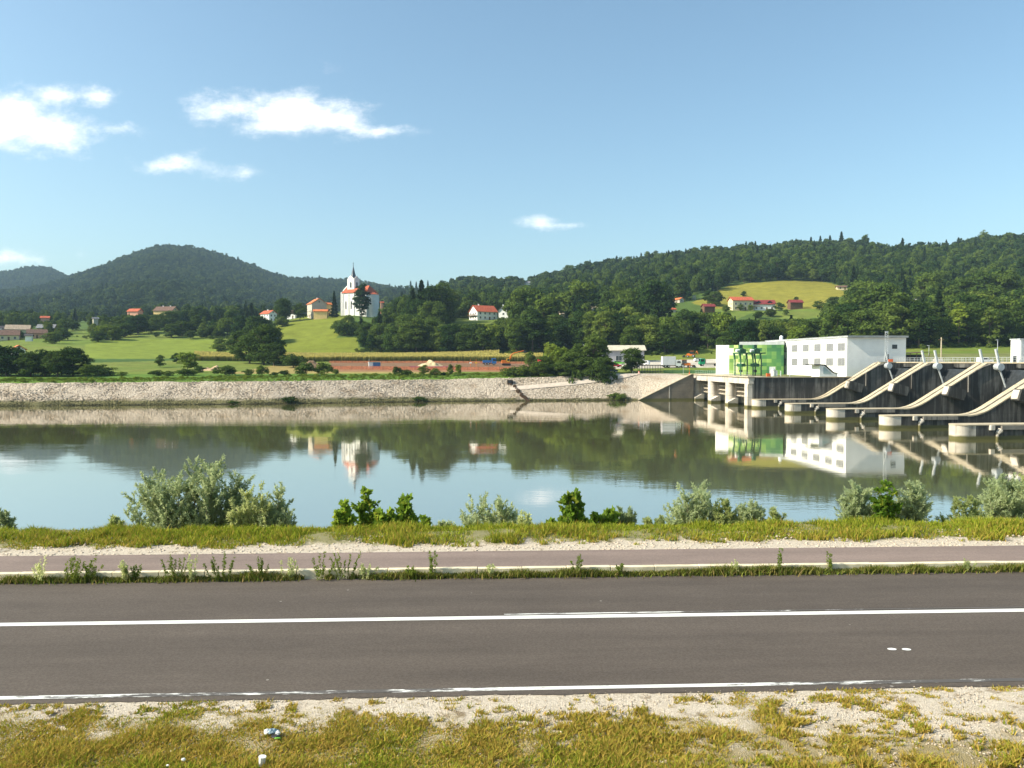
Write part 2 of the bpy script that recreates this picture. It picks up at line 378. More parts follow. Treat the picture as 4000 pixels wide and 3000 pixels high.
def inpoly(x, y, poly):
    x = np.asarray(x); y = np.asarray(y); c = np.zeros(x.shape, bool); n = len(poly)
    for i in range(n):
        x1, y1 = poly[i]; x2, y2 = poly[(i + 1) % n]
        if y1 == y2: continue
        t = ((y1 > y) != (y2 > y)) & (x < (x2 - x1) * (y - y1) / (y2 - y1) + x1); c ^= t
    return c
MEAD = {  # open ground, given by where it lies on the slopes
 'field': [(-1600, 1500), (-1600, 1330), (0, 1334), (90, 1322), (240, 1318), (262, 1286), (330, 1286), (390, 1338), (520, 1290), (600, 1282), (760, 1312), (870, 1322), (930, 1318), (975, 1330), (1010, 1392), (1010, 1500)],
 'slope': [(1040, 1300), (1085, 1270), (1150, 1246), (1200, 1232), (1270, 1222), (1345, 1222), (1372, 1236), (1345, 1280), (1310, 1322), (1395, 1318), (1408, 1383), (1040, 1392)],
 'hillmead': [(2700, 1182), (2790, 1143), (2850, 1112), (2950, 1103), (3060, 1095), (3200, 1098), (3270, 1113), (3310, 1152), (3235, 1172), (3212, 1200), (3222, 1242), (3060, 1246), (2940, 1222), (2860, 1252), (2795, 1262), (2785, 1210)],
 'garden': [(1715, 1296), (1760, 1258), (1812, 1246), (1960, 1246), (1968, 1256), (1908, 1270), (1830, 1278), (1795, 1302)],
 'glade': [(2020, 1100), (2075, 1100), (2070, 1130), (2045, 1148)],
}
def proj(X, Y, Zz):
    dy = Y; dz = Zz - H; c, s = math.cos(PITCH), math.sin(PITCH)
    yf = dy * c - dz * s; zf = dy * s + dz * c
    return CX + X / yf * F, CY - zf / yf * F
PU, PV = proj(Xg, Yg, Z)
open_ = (Yg < 336)
for p in MEAD.values(): open_ |= inpoly(PU, PV, p)
open_ |= (PV > 1386) & (Yg < 460)
open_ |= inpoly(PU, PV, [(2500, 1402), (2600, 1388), (2750, 1364), (2830, 1356), (2860, 1500), (2400, 1500)])
open_ |= inpoly(PU, PV, [(3480, 1388), (4100, 1382), (6000, 1380), (6000, 1500), (3480, 1500)])
OPEN = open_
def isopen(X, Y):
    u = X / Y * F + CX; i = np.clip(np.round((u + 1500) / 7000 * (NU - 1)), 0, NU - 1).astype(int)
    j = np.clip(np.round(np.log(Y / 196.0) / math.log(3700 / 196.0) * (ND - 1)), 0, ND - 1).astype(int)
    return OPEN[i, j]
# ground colours by what grows there
C = np.zeros((NU, ND, 3)); C[:] = (0.075, 0.120, 0.024)
grass = np.array([0.125, 0.180, 0.028]); dry = np.array([0.22, 0.19, 0.055])
nz_ = (vnoise(Xg, Yg, 22, 5) + 0.6 * vnoise(Xg, Yg, 7, 6) + 0.5)[..., None].clip(0, 1)
C = np.where(open_[..., None], grass * (1 - 0.35 * nz_) + dry * 0.35 * nz_, C)
sl_ = inpoly(PU, PV, MEAD['slope']); C[sl_] = np.array([0.165, 0.190, 0.024])
hm = inpoly(PU, PV, MEAD['hillmead']) & (PV < 1206); C[hm] = np.array([0.225, 0.205, 0.030])
fl = inpoly(PU, PV, [(330, 1400), (330, 1345), (500, 1322), (870, 1330), (1010, 1350), (1010, 1400)]); C[fl] = np.array([0.175, 0.220, 0.030])
st = inpoly(PU, PV, [(330, 1418), (330, 1402), (600, 1403), (690, 1398), (690, 1408)]); C[st] = np.array([0.06, 0.11, 0.025])
yl = (Yg > 264) & (Yg < 318) & (Xg > -96) & (Xg < -20); C[yl] = np.array([0.29, 0.23, 0.08])
soil = (Yg > 275) & (Yg < 345) & (PU > 1290) & (PU < 2230); C[soil] = np.array([0.27, 0.145, 0.075])
soil2 = (Yg > 300) & (Yg < 345) & (PU > 1290) & (PU < 2230); C[soil2] = np.array([0.20, 0.12, 0.07])
yard = (Yg > 285) & (Yg < 332) & (PU > 2230) & (PU < 2850); C[yard] = np.array([0.52, 0.47, 0.39])
rd = (Yg > 246) & (Yg < 262) & (PU > 2380) & (PU < 3100); C[rd] = np.array([0.50, 0.44, 0.36])
riv = (db < 13.0) & (rel_p < 0); C[riv] = np.array([0.50, 0.42, 0.34])
toe = (db < 2.2); C[toe & riv] = np.array([0.16, 0.14, 0.06])
gs = (Yg < 264) & (Xg < 30); C[gs] = np.array([0.105, 0.185, 0.025])
rr = (Xg > 90) & (Yg < 300) & (rel_q > -3); C[rr] = np.array([0.16, 0.17, 0.06])
for k in range(3): C[:, :, k] = C[:, :, k] * (0.9 + 0.25 * (vnoise(Xg, Yg, 3.1, 8) + 0.5))

def ground_mat():
    m = bpy.data.materials.new('land'); m.use_nodes = True; t = NT(m.node_tree); b = t.n['Principled BSDF']
    a = t.new('ShaderNodeAttribute'); a.attribute_name = 'tint'; tcn = t.new('ShaderNodeTexCoord')
    n = t.noise(tcn.outputs['Object'], 1.3, 6, 0.7); n2 = t.noise(tcn.outputs['Object'], 0.12, 4, 0.6)
    k = t.ramp(t.math('ADD', t.math('MULTIPLY', n, 0.6), t.math('MULTIPLY', n2, 0.4)), [(0.3, 0.62), (0.7, 1.35)])
    t.l.new(t.mix(1.0, a.outputs['Color'], k, 'MULTIPLY'), b.inputs['Base Color'])
    b.inputs['Roughness'].default_value = 0.95; b.inputs['Specular IOR Level'].default_value = 0.1
    bp = t.new('ShaderNodeBump'); bp.inputs['Distance'].default_value = 0.4; bp.inputs['Strength'].default_value = 0.7
    t.l.new(n, bp.inputs['Height']); t.l.new(bp.outputs[0], b.inputs['Normal'])
    return m
LAND = ground_mat()
idx = np.arange(NU * ND).reshape(NU, ND)
quads = np.stack([idx[:-1, :-1], idx[1:, :-1], idx[1:, 1:], idx[:-1, 1:]], -1).reshape(-1, 4)
me = np_mesh('hills', np.stack([Xg, Yg, Z], -1).reshape(-1, 3), quads, LAND, True, C.reshape(-1, 3))
struct(link('hills', me))

# ------------------------------------------------------------------ water
def water_mat():
    m = bpy.data.materials.new('river_water'); m.use_nodes = True; t = NT(m.node_tree); t.n.clear(); out = t.new('ShaderNodeOutputMaterial')
    g = t.new('ShaderNodeNewGeometry')
    a = t.noise(t.mapping(g.outputs['Position'], (0.5, 1.0, 1)), 1.6, 3, 0.55)
    c = t.noise(t.mapping(g.outputs['Position'], (0.08, 0.16, 1), loc=(5, 2, 0)), 1.0, 3, 0.5)
    patch = t.sstep(t.noise(t.mapping(g.outputs['Position'], (0.012, 0.045, 1)), 1.0, 3, 0.5), 0.45, 0.68)
    h = t.math('ADD', t.math('MULTIPLY', a, t.math('ADD', 0.20, t.math('MULTIPLY', patch, 1.0))), t.math('MULTIPLY', c, 1.4))
    bp = t.new('ShaderNodeBump'); bp.inputs['Distance'].default_value = 0.007; bp.inputs['Strength'].default_value = 1.0
    t.l.new(h, bp.inputs['Height'])
    lw = t.new('ShaderNodeLayerWeight'); lw.inputs['Blend'].default_value = 0.5          # facing: 1 at grazing
    f = t.math('ADD', 0.34, t.math('MULTIPLY', t.math('POWER', lw.outputs['Facing'], 2.4), 0.62))
    d = t.new('ShaderNodeBsdfDiffuse'); d.inputs[0].default_value = (0.150, 0.150, 0.060, 1)
    gl = t.new('ShaderNodeBsdfGlossy'); gl.inputs['Roughness'].default_value = 0.032; gl.inputs['Color'].default_value = (0.99, 0.955, 0.93, 1); t.l.new(bp.outputs[0], gl.inputs['Normal'])
    mx = t.new('ShaderNodeMixShader'); t.l.new(f, mx.inputs[0]); t.l.new(d.outputs[0], mx.inputs[1]); t.l.new(gl.outputs[0], mx.inputs[2]); t.l.new(mx.outputs[0], out.inputs[0])
    return m
wm = MB().add([(-900, 20, 0), (300, 20, 0), (300, 262, 0), (-900, 262, 0)], [(0, 1, 2, 3)]).build('river_water', water_mat())
struct(wm)
# ------------------------------------------------------------------ far bank of loose stone
xs = np.concatenate([np.arange(-330, 55.3, 0.45), [55.3]]); os_ = np.arange(-4, 14.6, 0.38)
BX, BO = np.meshgrid(xs, os_, indexing='ij'); BS = np.array([shore(x) for x in xs])[:, None]
BY = BS + BO
zt_ = np.interp(BX, [-140, -20, 40, 60], [5.85, 6.4, 7.65, 7.7]); fn = np.clip((BX - 40) / 15.4, 0, 1) * 7.72
BZ = np.where(BO < 0, np.where(fn > 0.3, fn, BO * 0.5), fn + (zt_ - fn) * np.clip(BO / 12.5, 0, 1))
BZ = np.where((BO < -0.35) & (BX > 40), -2.5, BZ)
sm_ = np.clip((BX + 10) / 40, 0, 1) * 0.85
BZ = BZ + np.where(BO > -0.5, (1 - sm_) * (vnoise(BX, BY, 0.9, 11) * 0.17 + vnoise(BX, BY, 4, 12) * 0.35 + vnoise(BX, BY, 0.45, 14) * 0.08), 0) - np.where(BO > 12.6, 0.2, 0)
def riprap_mat():
    m = bpy.data.materials.new('bank_stone'); m.use_nodes = True; t = NT(m.node_tree); b = t.n['Principled BSDF']
    g = t.new('ShaderNodeNewGeometry'); sp = t.new('ShaderNodeSeparateXYZ'); t.l.new(g.outputs['Position'], sp.inputs[0])
    vo = t.new('ShaderNodeTexVoronoi'); t.l.new(g.outputs['Position'], vo.inputs['Vector']); vo.inputs['Scale'].default_value = 2.4
    vs = t.new('ShaderNodeSeparateColor'); t.l.new(vo.outputs['Color'], vs.inputs[0])
    n = t.noise(g.outputs['Position'], 0.16, 5, 0.6)
    c = t.mix(vs.outputs[0], (0.37, 0.305, 0.235), (0.535, 0.455, 0.36)); c = t.mix(t.sstep(n, 0.5, 0.75), c, (0.33, 0.25, 0.17))
    h = t.math('ADD', sp.outputs[2], t.math('MULTIPLY', t.math('SUBTRACT', t.noise(t.mapping(g.outputs['Position'], (0.4, 0.4, 2)), 1.0, 4), 0.5), 1.6))
    right = t.sstep(sp.outputs[0], -40, 5)
    lim = t.math('SUBTRACT', 1.0, t.math('MULTIPLY', right, 0.55))
    wet = t.math('MULTIPLY', t.math('SUBTRACT', 1.0, t.sstep(t.math('DIVIDE', h, lim), 0.8, 1.9)), 0.9)
    c = t.mix(wet, c, (0.11, 0.105, 0.035)); dark = t.math('SUBTRACT', 1.0, t.sstep(h, 0.05, 0.32)); c = t.mix(t.math('MULTIPLY', dark, .8), c, (0.05, 0.045, 0.025))
    t.l.new(c, b.inputs['Base Color']); b.inputs['Roughness'].default_value = 0.95; b.inputs['Specular IOR Level'].default_value = 0.1
    bp = t.new('ShaderNodeBump'); bp.inputs['Distance'].default_value = 0.25; t.l.new(t.math('SUBTRACT', 1.0, vo.outputs['Distance']), bp.inputs['Height'])
    t.l.new(bp.outputs[0], b.inputs['Normal'])
    return m
RIP = riprap_mat()
n0, n1_ = BX.shape; idx = np.arange(n0 * n1_).reshape(n0, n1_)
q = np.stack([idx[:-1, :-1], idx[1:, :-1], idx[1:, 1:], idx[:-1, 1:]], -1).reshape(-1, 4)
struct(link('river_bank', np_mesh('river_bank', np.stack([BX, BY, BZ], -1).reshape(-1, 3), q, RIP, False)))
def bank_z(x, y):
    o = y - shore(x); zt = float(np.interp(x, [-140, -20, 40, 60], [5.85, 6.4, 7.65, 7.7])); f = min(1, max(0, (x - 40) / 15.4)) * 7.72
    return f + (zt - f) * min(1, max(0, o / 12.5))
def proj_v(u, v, o):
    x = (u - CX) / F * (shore((u - CX) / F * 240) + o); y = shore(x) + o; return proj(x, y, bank_z(x, y))[1] - v
# pale track climbing the bank
tp = []
for u_, v_ in ((1992, 1521), (2080, 1514), (2160, 1507), (2240, 1499), (2320, 1489), (2400, 1477), (2450, 1469), (2500, 1461)):
    best = min((abs(proj_v(u_, v_, o_)), o_) for o_ in np.arange(0.5, 13.5, .1)); tp.append(best[1])
xs_t = [(u_ - CX) / F * (shore((u_ - CX) / F * 240) + o_) for u_, o_ in zip((1992, 2080, 2160, 2240, 2320, 2400, 2450, 2500), tp)]
tm = MB(); vt_ = []
for x_, o_ in zip(xs_t, tp):
    for d_ in (-.9, .9): y_ = shore(x_) + o_ + d_; vt_.append((x_, y_, bank_z(x_, y_) + .22 + (0.12 if d_ > 0 else 0)))
tm.add(vt_, [(2 * i, 2 * i + 2, 2 * i + 3, 2 * i + 1) for i in range(len(xs_t) - 1)])
struct(tm.build('track', mat('track_gravel', (0.56, 0.47, 0.38), 0.95, 0.08, .8)))
# loose stones along the bank
rs = np.random.RandomState(4)
def stones(name, P, S, m, seed, sq=0.7):
    r = np.random.RandomState(seed); base = np.array([[0, 0, -1], [1, 0, 0], [0, 1, 0], [-1, 0, 0], [0, -1, 0], [0, 0, 1]], float)
    fc = np.array([[0, 2, 1], [0, 3, 2], [0, 4, 3], [0, 1, 4], [5, 1, 2], [5, 2, 3], [5, 3, 4], [5, 4, 1]])
    N = len(P); V = base[None] * (0.75 + 0.5 * r.rand(N, 6, 1)) * S[:, None, None] * np.stack([0.8 + .5 * r.rand(N), 0.8 + .5 * r.rand(N), sq * (0.7 + .5 * r.rand(N))], -1)[:, None, :]
    a = r.rand(N) * 6.28; ca, sa = np.cos(a)[:, None], np.sin(a)[:, None]
    X = V[..., 0] * ca - V[..., 1] * sa; Y = V[..., 0] * sa + V[..., 1] * ca
    V = np.stack([X, Y, V[..., 2]], -1) + P[:, None, :]
    return link(name, np_mesh(name, V.reshape(-1, 3), (fc[None] + np.arange(N)[:, None, None] * 6).reshape(-1, 3), m))
N = 15000; x = rs.uniform(-160, 34, N); o = rs.uniform(0.0, 12.4, N); o[:3500] = rs.uniform(-0.5, 0.9, 3500)
P = np.array([(a, shore(a) + b, bank_z(a, shore(a) + b) + 0.05) for a, b in zip(x, o)])
stuff(stones('bank_stones', P, rs.uniform(0.10, 0.24, N), RIP, 5), 'pale loose stones covering the far river bank', 'stones')

# ------------------------------------------------------------------ near side: embankment, road, path, verge
AN = R(2.5); e_ = (math.cos(AN), math.sin(AN)); n_ = (-math.sin(AN), math.cos(AN))
def near(s, t, z): return (s * e_[0] + t * n_[0], s * e_[1] + t * n_[1], z)
RZ = 7.2
def strip(name, t0, t1, z, m, s0=-60, s1=60, cuts=1, kind=True, thick=0.0):
    mb = MB(); 
    if thick: mb.M = Matrix.Rotation(AN, 4, 'Z'); mb.box(s0, s1, t0, t1, z - thick, z)
    else: mb.add([near(s0, t0, z), near(s1, t0, z), near(s1, t1, z), near(s0, t1, z)], [(0, 1, 2, 3)])
    o = mb.build(name, m); return struct(o) if kind else o
PROF = [(-90, 9.3), (-20, 9.6), (2.2, 9.5), (3.2, 9.35), (6.8, 7.6), (8.0, 7.26), (9.5, 7.2), (11.1, 7.19), (11.4, 7.19), (11.7, 7.05), (17.2, 7.05), (17.6, 7.1), (17.9, 7.33), (20.0, 7.34), (21.2, 7.42), (21.9, 7.38), (22.6, 7.1), (26, 5.2), (31, 2.2), (35, -0.3), (40, -3), (48, -3)]
def nearz(t): return float(np.interp(t, [p[0] for p in PROF], [p[1] for p in PROF]))
ts = np.unique(np.concatenate([np.arange(6.8, 11.3, 0.1), np.arange(20.0, 24, 0.12), [p[0] for p in PROF], np.arange(24, 36, 0.5)])); ss = np.concatenate([np.arange(-400, -30, 10), np.arange(-30, 30, 0.15), np.arange(30, 400, 10)])
SS, TT = np.meshgrid(ss, ts, indexing='ij'); ZZ = np.interp(TT, [p[0] for p in PROF], [p[1] for p in PROF])
ZZ += np.where((TT > 7.0) & (TT < 11.0), vnoise(SS, TT, 0.7, 21) * 0.05 + vnoise(SS, TT, 0.25, 22) * 0.025, 0) + np.where((TT > 20.3), vnoise(SS, TT, 1.3, 23) * 0.12 + vnoise(SS, TT, .4, 24) * .04, 0)
def verge_mat():
    m = bpy.data.materials.new('gravel_ground'); m.use_nodes = True; t = NT(m.node_tree); b = t.n['Principled BSDF']
    g = t.new('ShaderNodeNewGeometry'); p = g.outputs['Position']
    vo = t.new('ShaderNodeTexVoronoi'); t.l.new(p, vo.inputs['Vector']); vo.inputs['Scale'].default_value = 60
    vs = t.new('ShaderNodeSeparateColor'); t.l.new(vo.outputs['Color'], vs.inputs[0])
    c = t.mix(vs.outputs[0], (0.48, 0.40, 0.30), (0.74, 0.65, 0.53))
    n = t.noise(p, 2.2, 6, 0.7); c = t.mix(t.sstep(n, 0.56, 0.70), c, (0.24, 0.18, 0.11))
    n2 = t.noise(p, 9, 4, 0.7); c = t.mix(t.sstep(n2, 0.60, 0.74), c, (0.20, 0.16, 0.10))
    sp = t.new('ShaderNodeSeparateXYZ'); t.l.new(t.mapping(p, rot=(0, 0, -AN)), sp.inputs[0])      # soil and moss away from the road edge
    sl = t.math('ADD', t.math('SUBTRACT', 10.75, sp.outputs[1]), t.math('ADD', t.math('MULTIPLY', t.math('SUBTRACT', t.noise(p, 1.7, 5, 0.7), 0.5), 3.4), t.math('MULTIPLY', sp.outputs[0], -0.06)))
    c = t.mix(t.math('MULTIPLY', t.sstep(sl, 0.0, 1.1), 0.85), c, t.mix(t.noise(p, 12, 4, 0.7), (0.20, 0.155, 0.045), (0.40, 0.31, 0.14)))
    b2 = t.math('MULTIPLY', t.sstep(t.math('ADD', sp.outputs[1], t.math('MULTIPLY', t.math('SUBTRACT', t.noise(p, 2.1, 5, 0.7), 0.5), 1.4)), 20.05, 20.4), 0.8)
    c = t.mix(b2, c, (0.20, 0.19, 0.06))
    t.l.new(c, b.inputs['Base Color']); b.inputs['Roughness'].default_value = 0.95; b.inputs['Specular IOR Level'].default_value = 0.15
    bp = t.new('ShaderNodeBump'); bp.inputs['Distance'].default_value = 0.02; t.l.new(t.math('ADD', vo.outputs['Distance'], n2), bp.inputs['Height']); t.l.new(bp.outputs[0], b.inputs['Normal'])
    return m
VG = verge_mat()
idx = np.arange(SS.size).reshape(SS.shape); q = np.stack([idx[:-1, :-1], idx[1:, :-1], idx[1:, 1:], idx[:-1, 1:]], -1).reshape(-1, 4)
V = np.stack([SS * e_[0] + TT * n_[0], SS * e_[1] + TT * n_[1], ZZ], -1).reshape(-1, 3)
struct(link('ground', np_mesh('ground', V, q, VG, True)))
def asphalt(name, a, b_, k=1.0):
    m = bpy.data.materials.new(name); m.use_nodes = True; t = NT(m.node_tree); b = t.n['Principled BSDF']
    g = t.new('ShaderNodeNewGeometry'); p = t.mapping(g.outputs['Position'], rot=(0, 0, -AN)); 
    n = t.noise(p, 90, 3, 0.8); nb = t.noise(t.mapping(p, (0.09, 1.3, 1)), 1.0, 5, 0.6); nc = t.noise(t.mapping(p, (0.5, 1.2, 1), loc=(3, 1, 0)), 1.0, 6, 0.7)
    c = t.mix(t.math('ADD', t.math('MULTIPLY', t.sstep(n, 0.3, 0.7), 0.4), t.math('MULTIPLY', t.sstep(t.noise(p, 24, 3, 0.8), 0.38, 0.62), 0.6)), a, b_)
    c = t.mix(1.0, c, t.ramp(t.math('ADD', t.math('MULTIPLY', nb, 0.6), t.math('MULTIPLY', nc, 0.4)), [(0.30, 0.74), (0.70, 1.26)]), 'MULTIPLY')
    vo = t.new('ShaderNodeTexVoronoi'); t.l.new(p, vo.inputs['Vector']); vo.inputs['Scale'].default_value = 1.6
    vs = t.new('ShaderNodeSeparateColor'); t.l.new(vo.outputs['Color'], vs.inputs[0])
    sp = t.math('MULTIPLY', t.math('LESS_THAN', vo.outputs['Distance'], 0.042), t.math('GREATER_THAN', vs.outputs[0], 0.62))
    c = t.mix(t.math('MULTIPLY', sp, 0.45 * k), c, (0.45, 0.42, 0.38))
    t.l.new(c, b.inputs['Base Color']); b.inputs['Roughness'].default_value = 0.85; b.inputs['Specular IOR Level'].default_value = 0.25
    bp = t.new('ShaderNodeBump'); bp.inputs['Distance'].default_value = 0.006; t.l.new(n, bp.inputs['Height']); t.l.new(bp.outputs[0], b.inputs['Normal'])
    return m
ASPH = asphalt('road_asphalt', (0.072, 0.057, 0.046), (0.118, 0.097, 0.080)); PATHM = asphalt('path_asphalt', (0.175, 0.130, 0.110), (0.245, 0.188, 0.160), 0.6)
# road with a ragged gravel edge
rw = np.random.RandomState(9); se = np.concatenate([np.arange(-60, 60, 0.12)]); edge = 11.26 + (np.convolve(rw.rand(len(se) + 20), np.ones(21) / 21, 'valid') - .5) * 0.35 + (rw.rand(len(se)) - .5) * 0.03
vs_ = [near(a, b, RZ) for a, b in zip(se, edge)] + [near(a, 17.52, RZ) for a in se]; k = len(se)
struct(MB().add(vs_, [(i, i + 1, k + i + 1, k + i) for i in range(k - 1)]).build('road', ASPH))
def paint(name, wear, axis=1):
    m = bpy.data.materials.new(name); m.use_nodes = True; t = NT(m.node_tree); b = t.n['Principled BSDF']
    g = t.new('ShaderNodeNewGeometry'); p = t.mapping(g.outputs['Position'], rot=(0, 0, -AN))
    n = t.noise(t.mapping(p, (2.2, 14, 1)), 1.0, 6, 0.75); big = t.noise(t.mapping(p, (0.16, 0.1, 1), loc=(1.2, 0, 0)), 1.0, 2)
    f = t.math('ADD', n, t.math('MULTIPLY', t.math('SUBTRACT', big, 0.5), 0.7)); fac = t.sstep(f, 0.50 - wear * 0.5, 0.56 - wear * 0.5 + 0.06)
    c = t.mix(fac if wear < 0 else t.sstep(f, wear - 0.06, wear + 0.03), (0.09, 0.078, 0.066), (0.80, 0.79, 0.74))
    t.l.new(c, b.inputs['Base Color']); b.inputs['Roughness'].default_value = 0.6
    return m
mk = lambda *a, **k: strip(*a, **k)
CL = paint('line_paint_fresh', 0.12); EL = paint('line_paint_worn', 0.53); GL = paint('line_paint_ghost', 0.60)
mk('centre_line', 14.62, 14.80, RZ + 0.004, CL); mk('edge_line', 11.42, 11.53, RZ + 0.004, EL); mk('old_line', 14.87, 14.92, RZ + 0.004, GL, s0=0.5, s1=60)
for u_, v_ in ((3484, 2536), (3541, 2537)):
    D = (H - RZ) / -(ray(u_, v_)[2] / ray(u_, v_)[1]); c = at(u_, v_, D); mb = MB()
    mb.add([(c.x + 0.075 * math.cos(a * .3927), c.y + 0.05 * math.sin(a * .3927), RZ + .004) for a in range(16)], [tuple(range(16))])
    struct(mb.build('road_marking', CL))
KERB = mat('kerb_concrete', (0.70, 0.61, 0.42), 0.9, 0.15, 3, bump=0.01)
kb = MB(); kb.M = Matrix.Rotation(AN, 4, 'Z')
for i in range(-40, 40): kb.box(i * 1.0 + .006, i * 1.0 + .994, 17.62, 17.77, 6.9, RZ + 0.165 + 0.004 * ((i * 7) % 3))
struct(kb.build('kerb', KERB, bevel=0.012))
strip('path', 17.775, 19.28, RZ + 0.155, PATHM)
# ---------------------------------------------------------------- blades and small leaves
def vattr_leaf(name, c1, c2, c3, trans=0.3):
    m = bpy.data.materials.new(name); m.use_nodes = True; t = NT(m.node_tree); t.n.clear(); out = t.new('ShaderNodeOutputMaterial')
    a = t.new('ShaderNodeAttribute'); a.attribute_name = 'tint'; sp = t.new('ShaderNodeSeparateColor'); t.l.new(a.outputs['Color'], sp.inputs[0])
    c = t.mix(sp.outputs[0], c1, c2); c = t.mix(sp.outputs[1], c, c3)
    d = t.new('ShaderNodeBsdfDiffuse'); tr = t.new('ShaderNodeBsdfTranslucent'); mx = t.new('ShaderNodeMixShader'); mx.inputs[0].default_value = trans
    t.l.new(c, d.inputs[0]); t.l.new(c, tr.inputs[0]); t.l.new(d.outputs[0], mx.inputs[1]); t.l.new(tr.outputs[0], mx.inputs[2]); t.l.new(mx.outputs[0], out.inputs[0])
    return m
GRASSM = vattr_leaf('grass_blades', (0.125, 0.205, 0.016), (0.30, 0.36, 0.03), (0.50, 0.33, 0.08))
def blades(name, S_, T_, Zb, hgt, wid, m, seed, lean=0.5, tint=None, tri=False):
    r = np.random.RandomState(seed); N = len(S_); a = r.rand(N) * 6.283; hh = hgt * (0.5 + 0.9 * r.rand(N)); ww = wid * (0.6 + 0.8 * r.rand(N))
    X = S_ * e_[0] + T_ * n_[0]; Y = S_ * e_[1] + T_ * n_[1]; b = r.rand(N) * 6.283; ln = lean * r.rand(N) * hh
    dx, dy = np.cos(a) * ww, np.sin(a) * ww
    p0 = np.stack([X - dx, Y - dy, Zb], -1); p1 = np.stack([X + dx, Y + dy, Zb], -1)
    mx_, my_ = X + np.cos(b) * ln * .4, Y + np.sin(b) * ln * .4
    p2 = np.stack([mx_ + dx * .8, my_ + dy * .8, Zb + hh * .55], -1); p3 = np.stack([mx_ - dx * .8, my_ - dy * .8, Zb + hh * .55], -1)
    p4 = np.stack([X + np.cos(b) * ln, Y + np.sin(b) * ln, Zb + hh], -1)
    V = np.stack([p0, p1, p2, p3, p4], 1).reshape(-1, 3); o5 = np.arange(N)[:, None] * 5
    Fq = np.concatenate([o5 + np.array([[0, 1, 2, 3]]), o5 + np.array([[3, 2, 4, 4]])]) if False else None
    tris = np.concatenate([o5 + np.array([[0, 1, 2]]), o5 + np.array([[0, 2, 3]]), o5 + np.array([[3, 2, 4]])])
    col = np.zeros((N, 3)); col[:, 0] = r.rand(N); col[:, 1] = tint if tint is not None else 0
    return link(name, np_mesh(name, V, tris, m, False, np.repeat(col, 5, 0)))
rg = np.random.RandomState(31)
# verge in front of the camera: thick green at lower left, patchy dry clumps to the right
N = 420000; S_ = rg.uniform(-11, 11, N); T_ = rg.uniform(7.2, 11.25, N)
n1a = 0.7 * vnoise(S_, T_, 0.55, 41) + 0.9 * vnoise(S_, T_, 0.2, 42) + 1.3 * vnoise(S_ * .6, T_, 0.07, 46); n2a = vnoise(S_, T_, 1.7, 43)
dens = 0.30 + 0.9 * (10.62 - T_) - 0.075 * (S_ + 2) * (S_ > -2) + 0.05 * (-2 - S_) * (S_ < -2)
dens = dens + 0.45 * np.clip((-0.5 - S_) / 2.5, 0, 1) * (T_ < 10.75)
dens = np.minimum(dens, 1.35 - 0.14 * np.maximum(S_ + 2, 0))
dens = np.where(T_ > 10.2, dens + 0.30 * np.clip((S_ - 3.2) / 3, 0, 1) + 0.62 * (T_ - 10.2) * np.clip((S_ - 2.0) / 2, 0, 1), dens)
keep = (n1a * 0.9 + n2a * 0.5 + dens * 0.80) > 0.14 + 0.30 * rg.rand(N)
S_, T_ = S_[keep], T_[keep]
vg = np.clip(0.52 + 0.09 * (S_ + 3) + vnoise(S_, T_, 1.1, 44) * 1.5 + (T_ - 9.3) * 0.3, 0, 1); tint = np.where(rg.rand(len(S_)) < 0.18 + 0.62 * vg, rg.uniform(.5, 1, len(S_)), rg.uniform(0, .3, len(S_)))
Zb = np.interp(T_, [p[0] for p in PROF], [p[1] for p in PROF]) - 0.01
hb = (0.066 - 0.025 * np.clip((T_ - 9) / 2, 0, 1)) * (0.7 + 1.3 * np.clip(vnoise(S_, T_, 0.3, 47) + .3, 0, 1))
stuff(blades('verge_grass', S_, T_, Zb, hb, 0.0075, GRASSM, 51, 1.5, tint), 'short green and dry grass on the verge nearest the camera', 'grass')
# grass ridge beyond the path
N = 150000; S_ = rg.uniform(-26, 26, N); T_ = rg.uniform(19.75, 22.9, N)
n1a = 0.9 * vnoise(S_, T_, 1.6, 61) + 1.0 * vnoise(S_, T_, 0.45, 62) + .7 * vnoise(S_, T_, .16, 65); keep = (n1a + (T_ - 20.12) * 1.5) > 0.0
S_, T_ = S_[keep], T_[keep]; Zb = np.interp(T_, [p[0] for p in PROF], [p[1] for p in PROF]) - 0.02
tint = np.where(rg.rand(len(S_)) < 0.12 + 0.55 * np.clip(vnoise(S_, T_, 2.2, 63) + .2 + (21 - T_) * .4, 0, 1), rg.uniform(.4, .9, len(S_)), rg.uniform(0, .25, len(S_)))
stuff(blades('bank_grass', S_, T_, Zb, 0.07 + 0.22 * np.clip(vnoise(S_, T_, .7, 64) + .6 * vnoise(S_, T_, .2, 66) + .3, 0, 1), 0.011, GRASSM, 52, 1.0, tint), 'green grass ridge between the path and the river', 'grass')
# weeds packed along the foot of the kerb
N = 42000; S_ = rg.uniform(-24, 24, N); T_ = 17.60 - np.abs(rg.normal(0, 0.10, N)); dn = vnoise(S_, T_ * 0, 0.8, 71) + 0.5 * vnoise(S_, T_ * 0, 0.25, 72)
keep = dn > -0.30 - 0.012 * S_ + 0.3 * rg.rand(N) - 0.28; S_, T_ = S_[keep], T_[keep]
hh = 0.09 + 0.10 * np.clip(vnoise(S_, T_ * 0, 0.5, 73) + .4, 0, 1)
KW = vattr_leaf('kerb_weed_leaf', (0.07, 0.105, 0.018), (0.20, 0.24, 0.04), (0.32, 0.23, 0.09))
stuff(blades('kerb_weeds', S_, T_, np.full(len(S_), RZ - .01), hh, 0.012, KW, 53, 1.0, rg.rand(len(S_)) ** 3), 'low dark green weeds along the foot of the kerb', 'weeds')
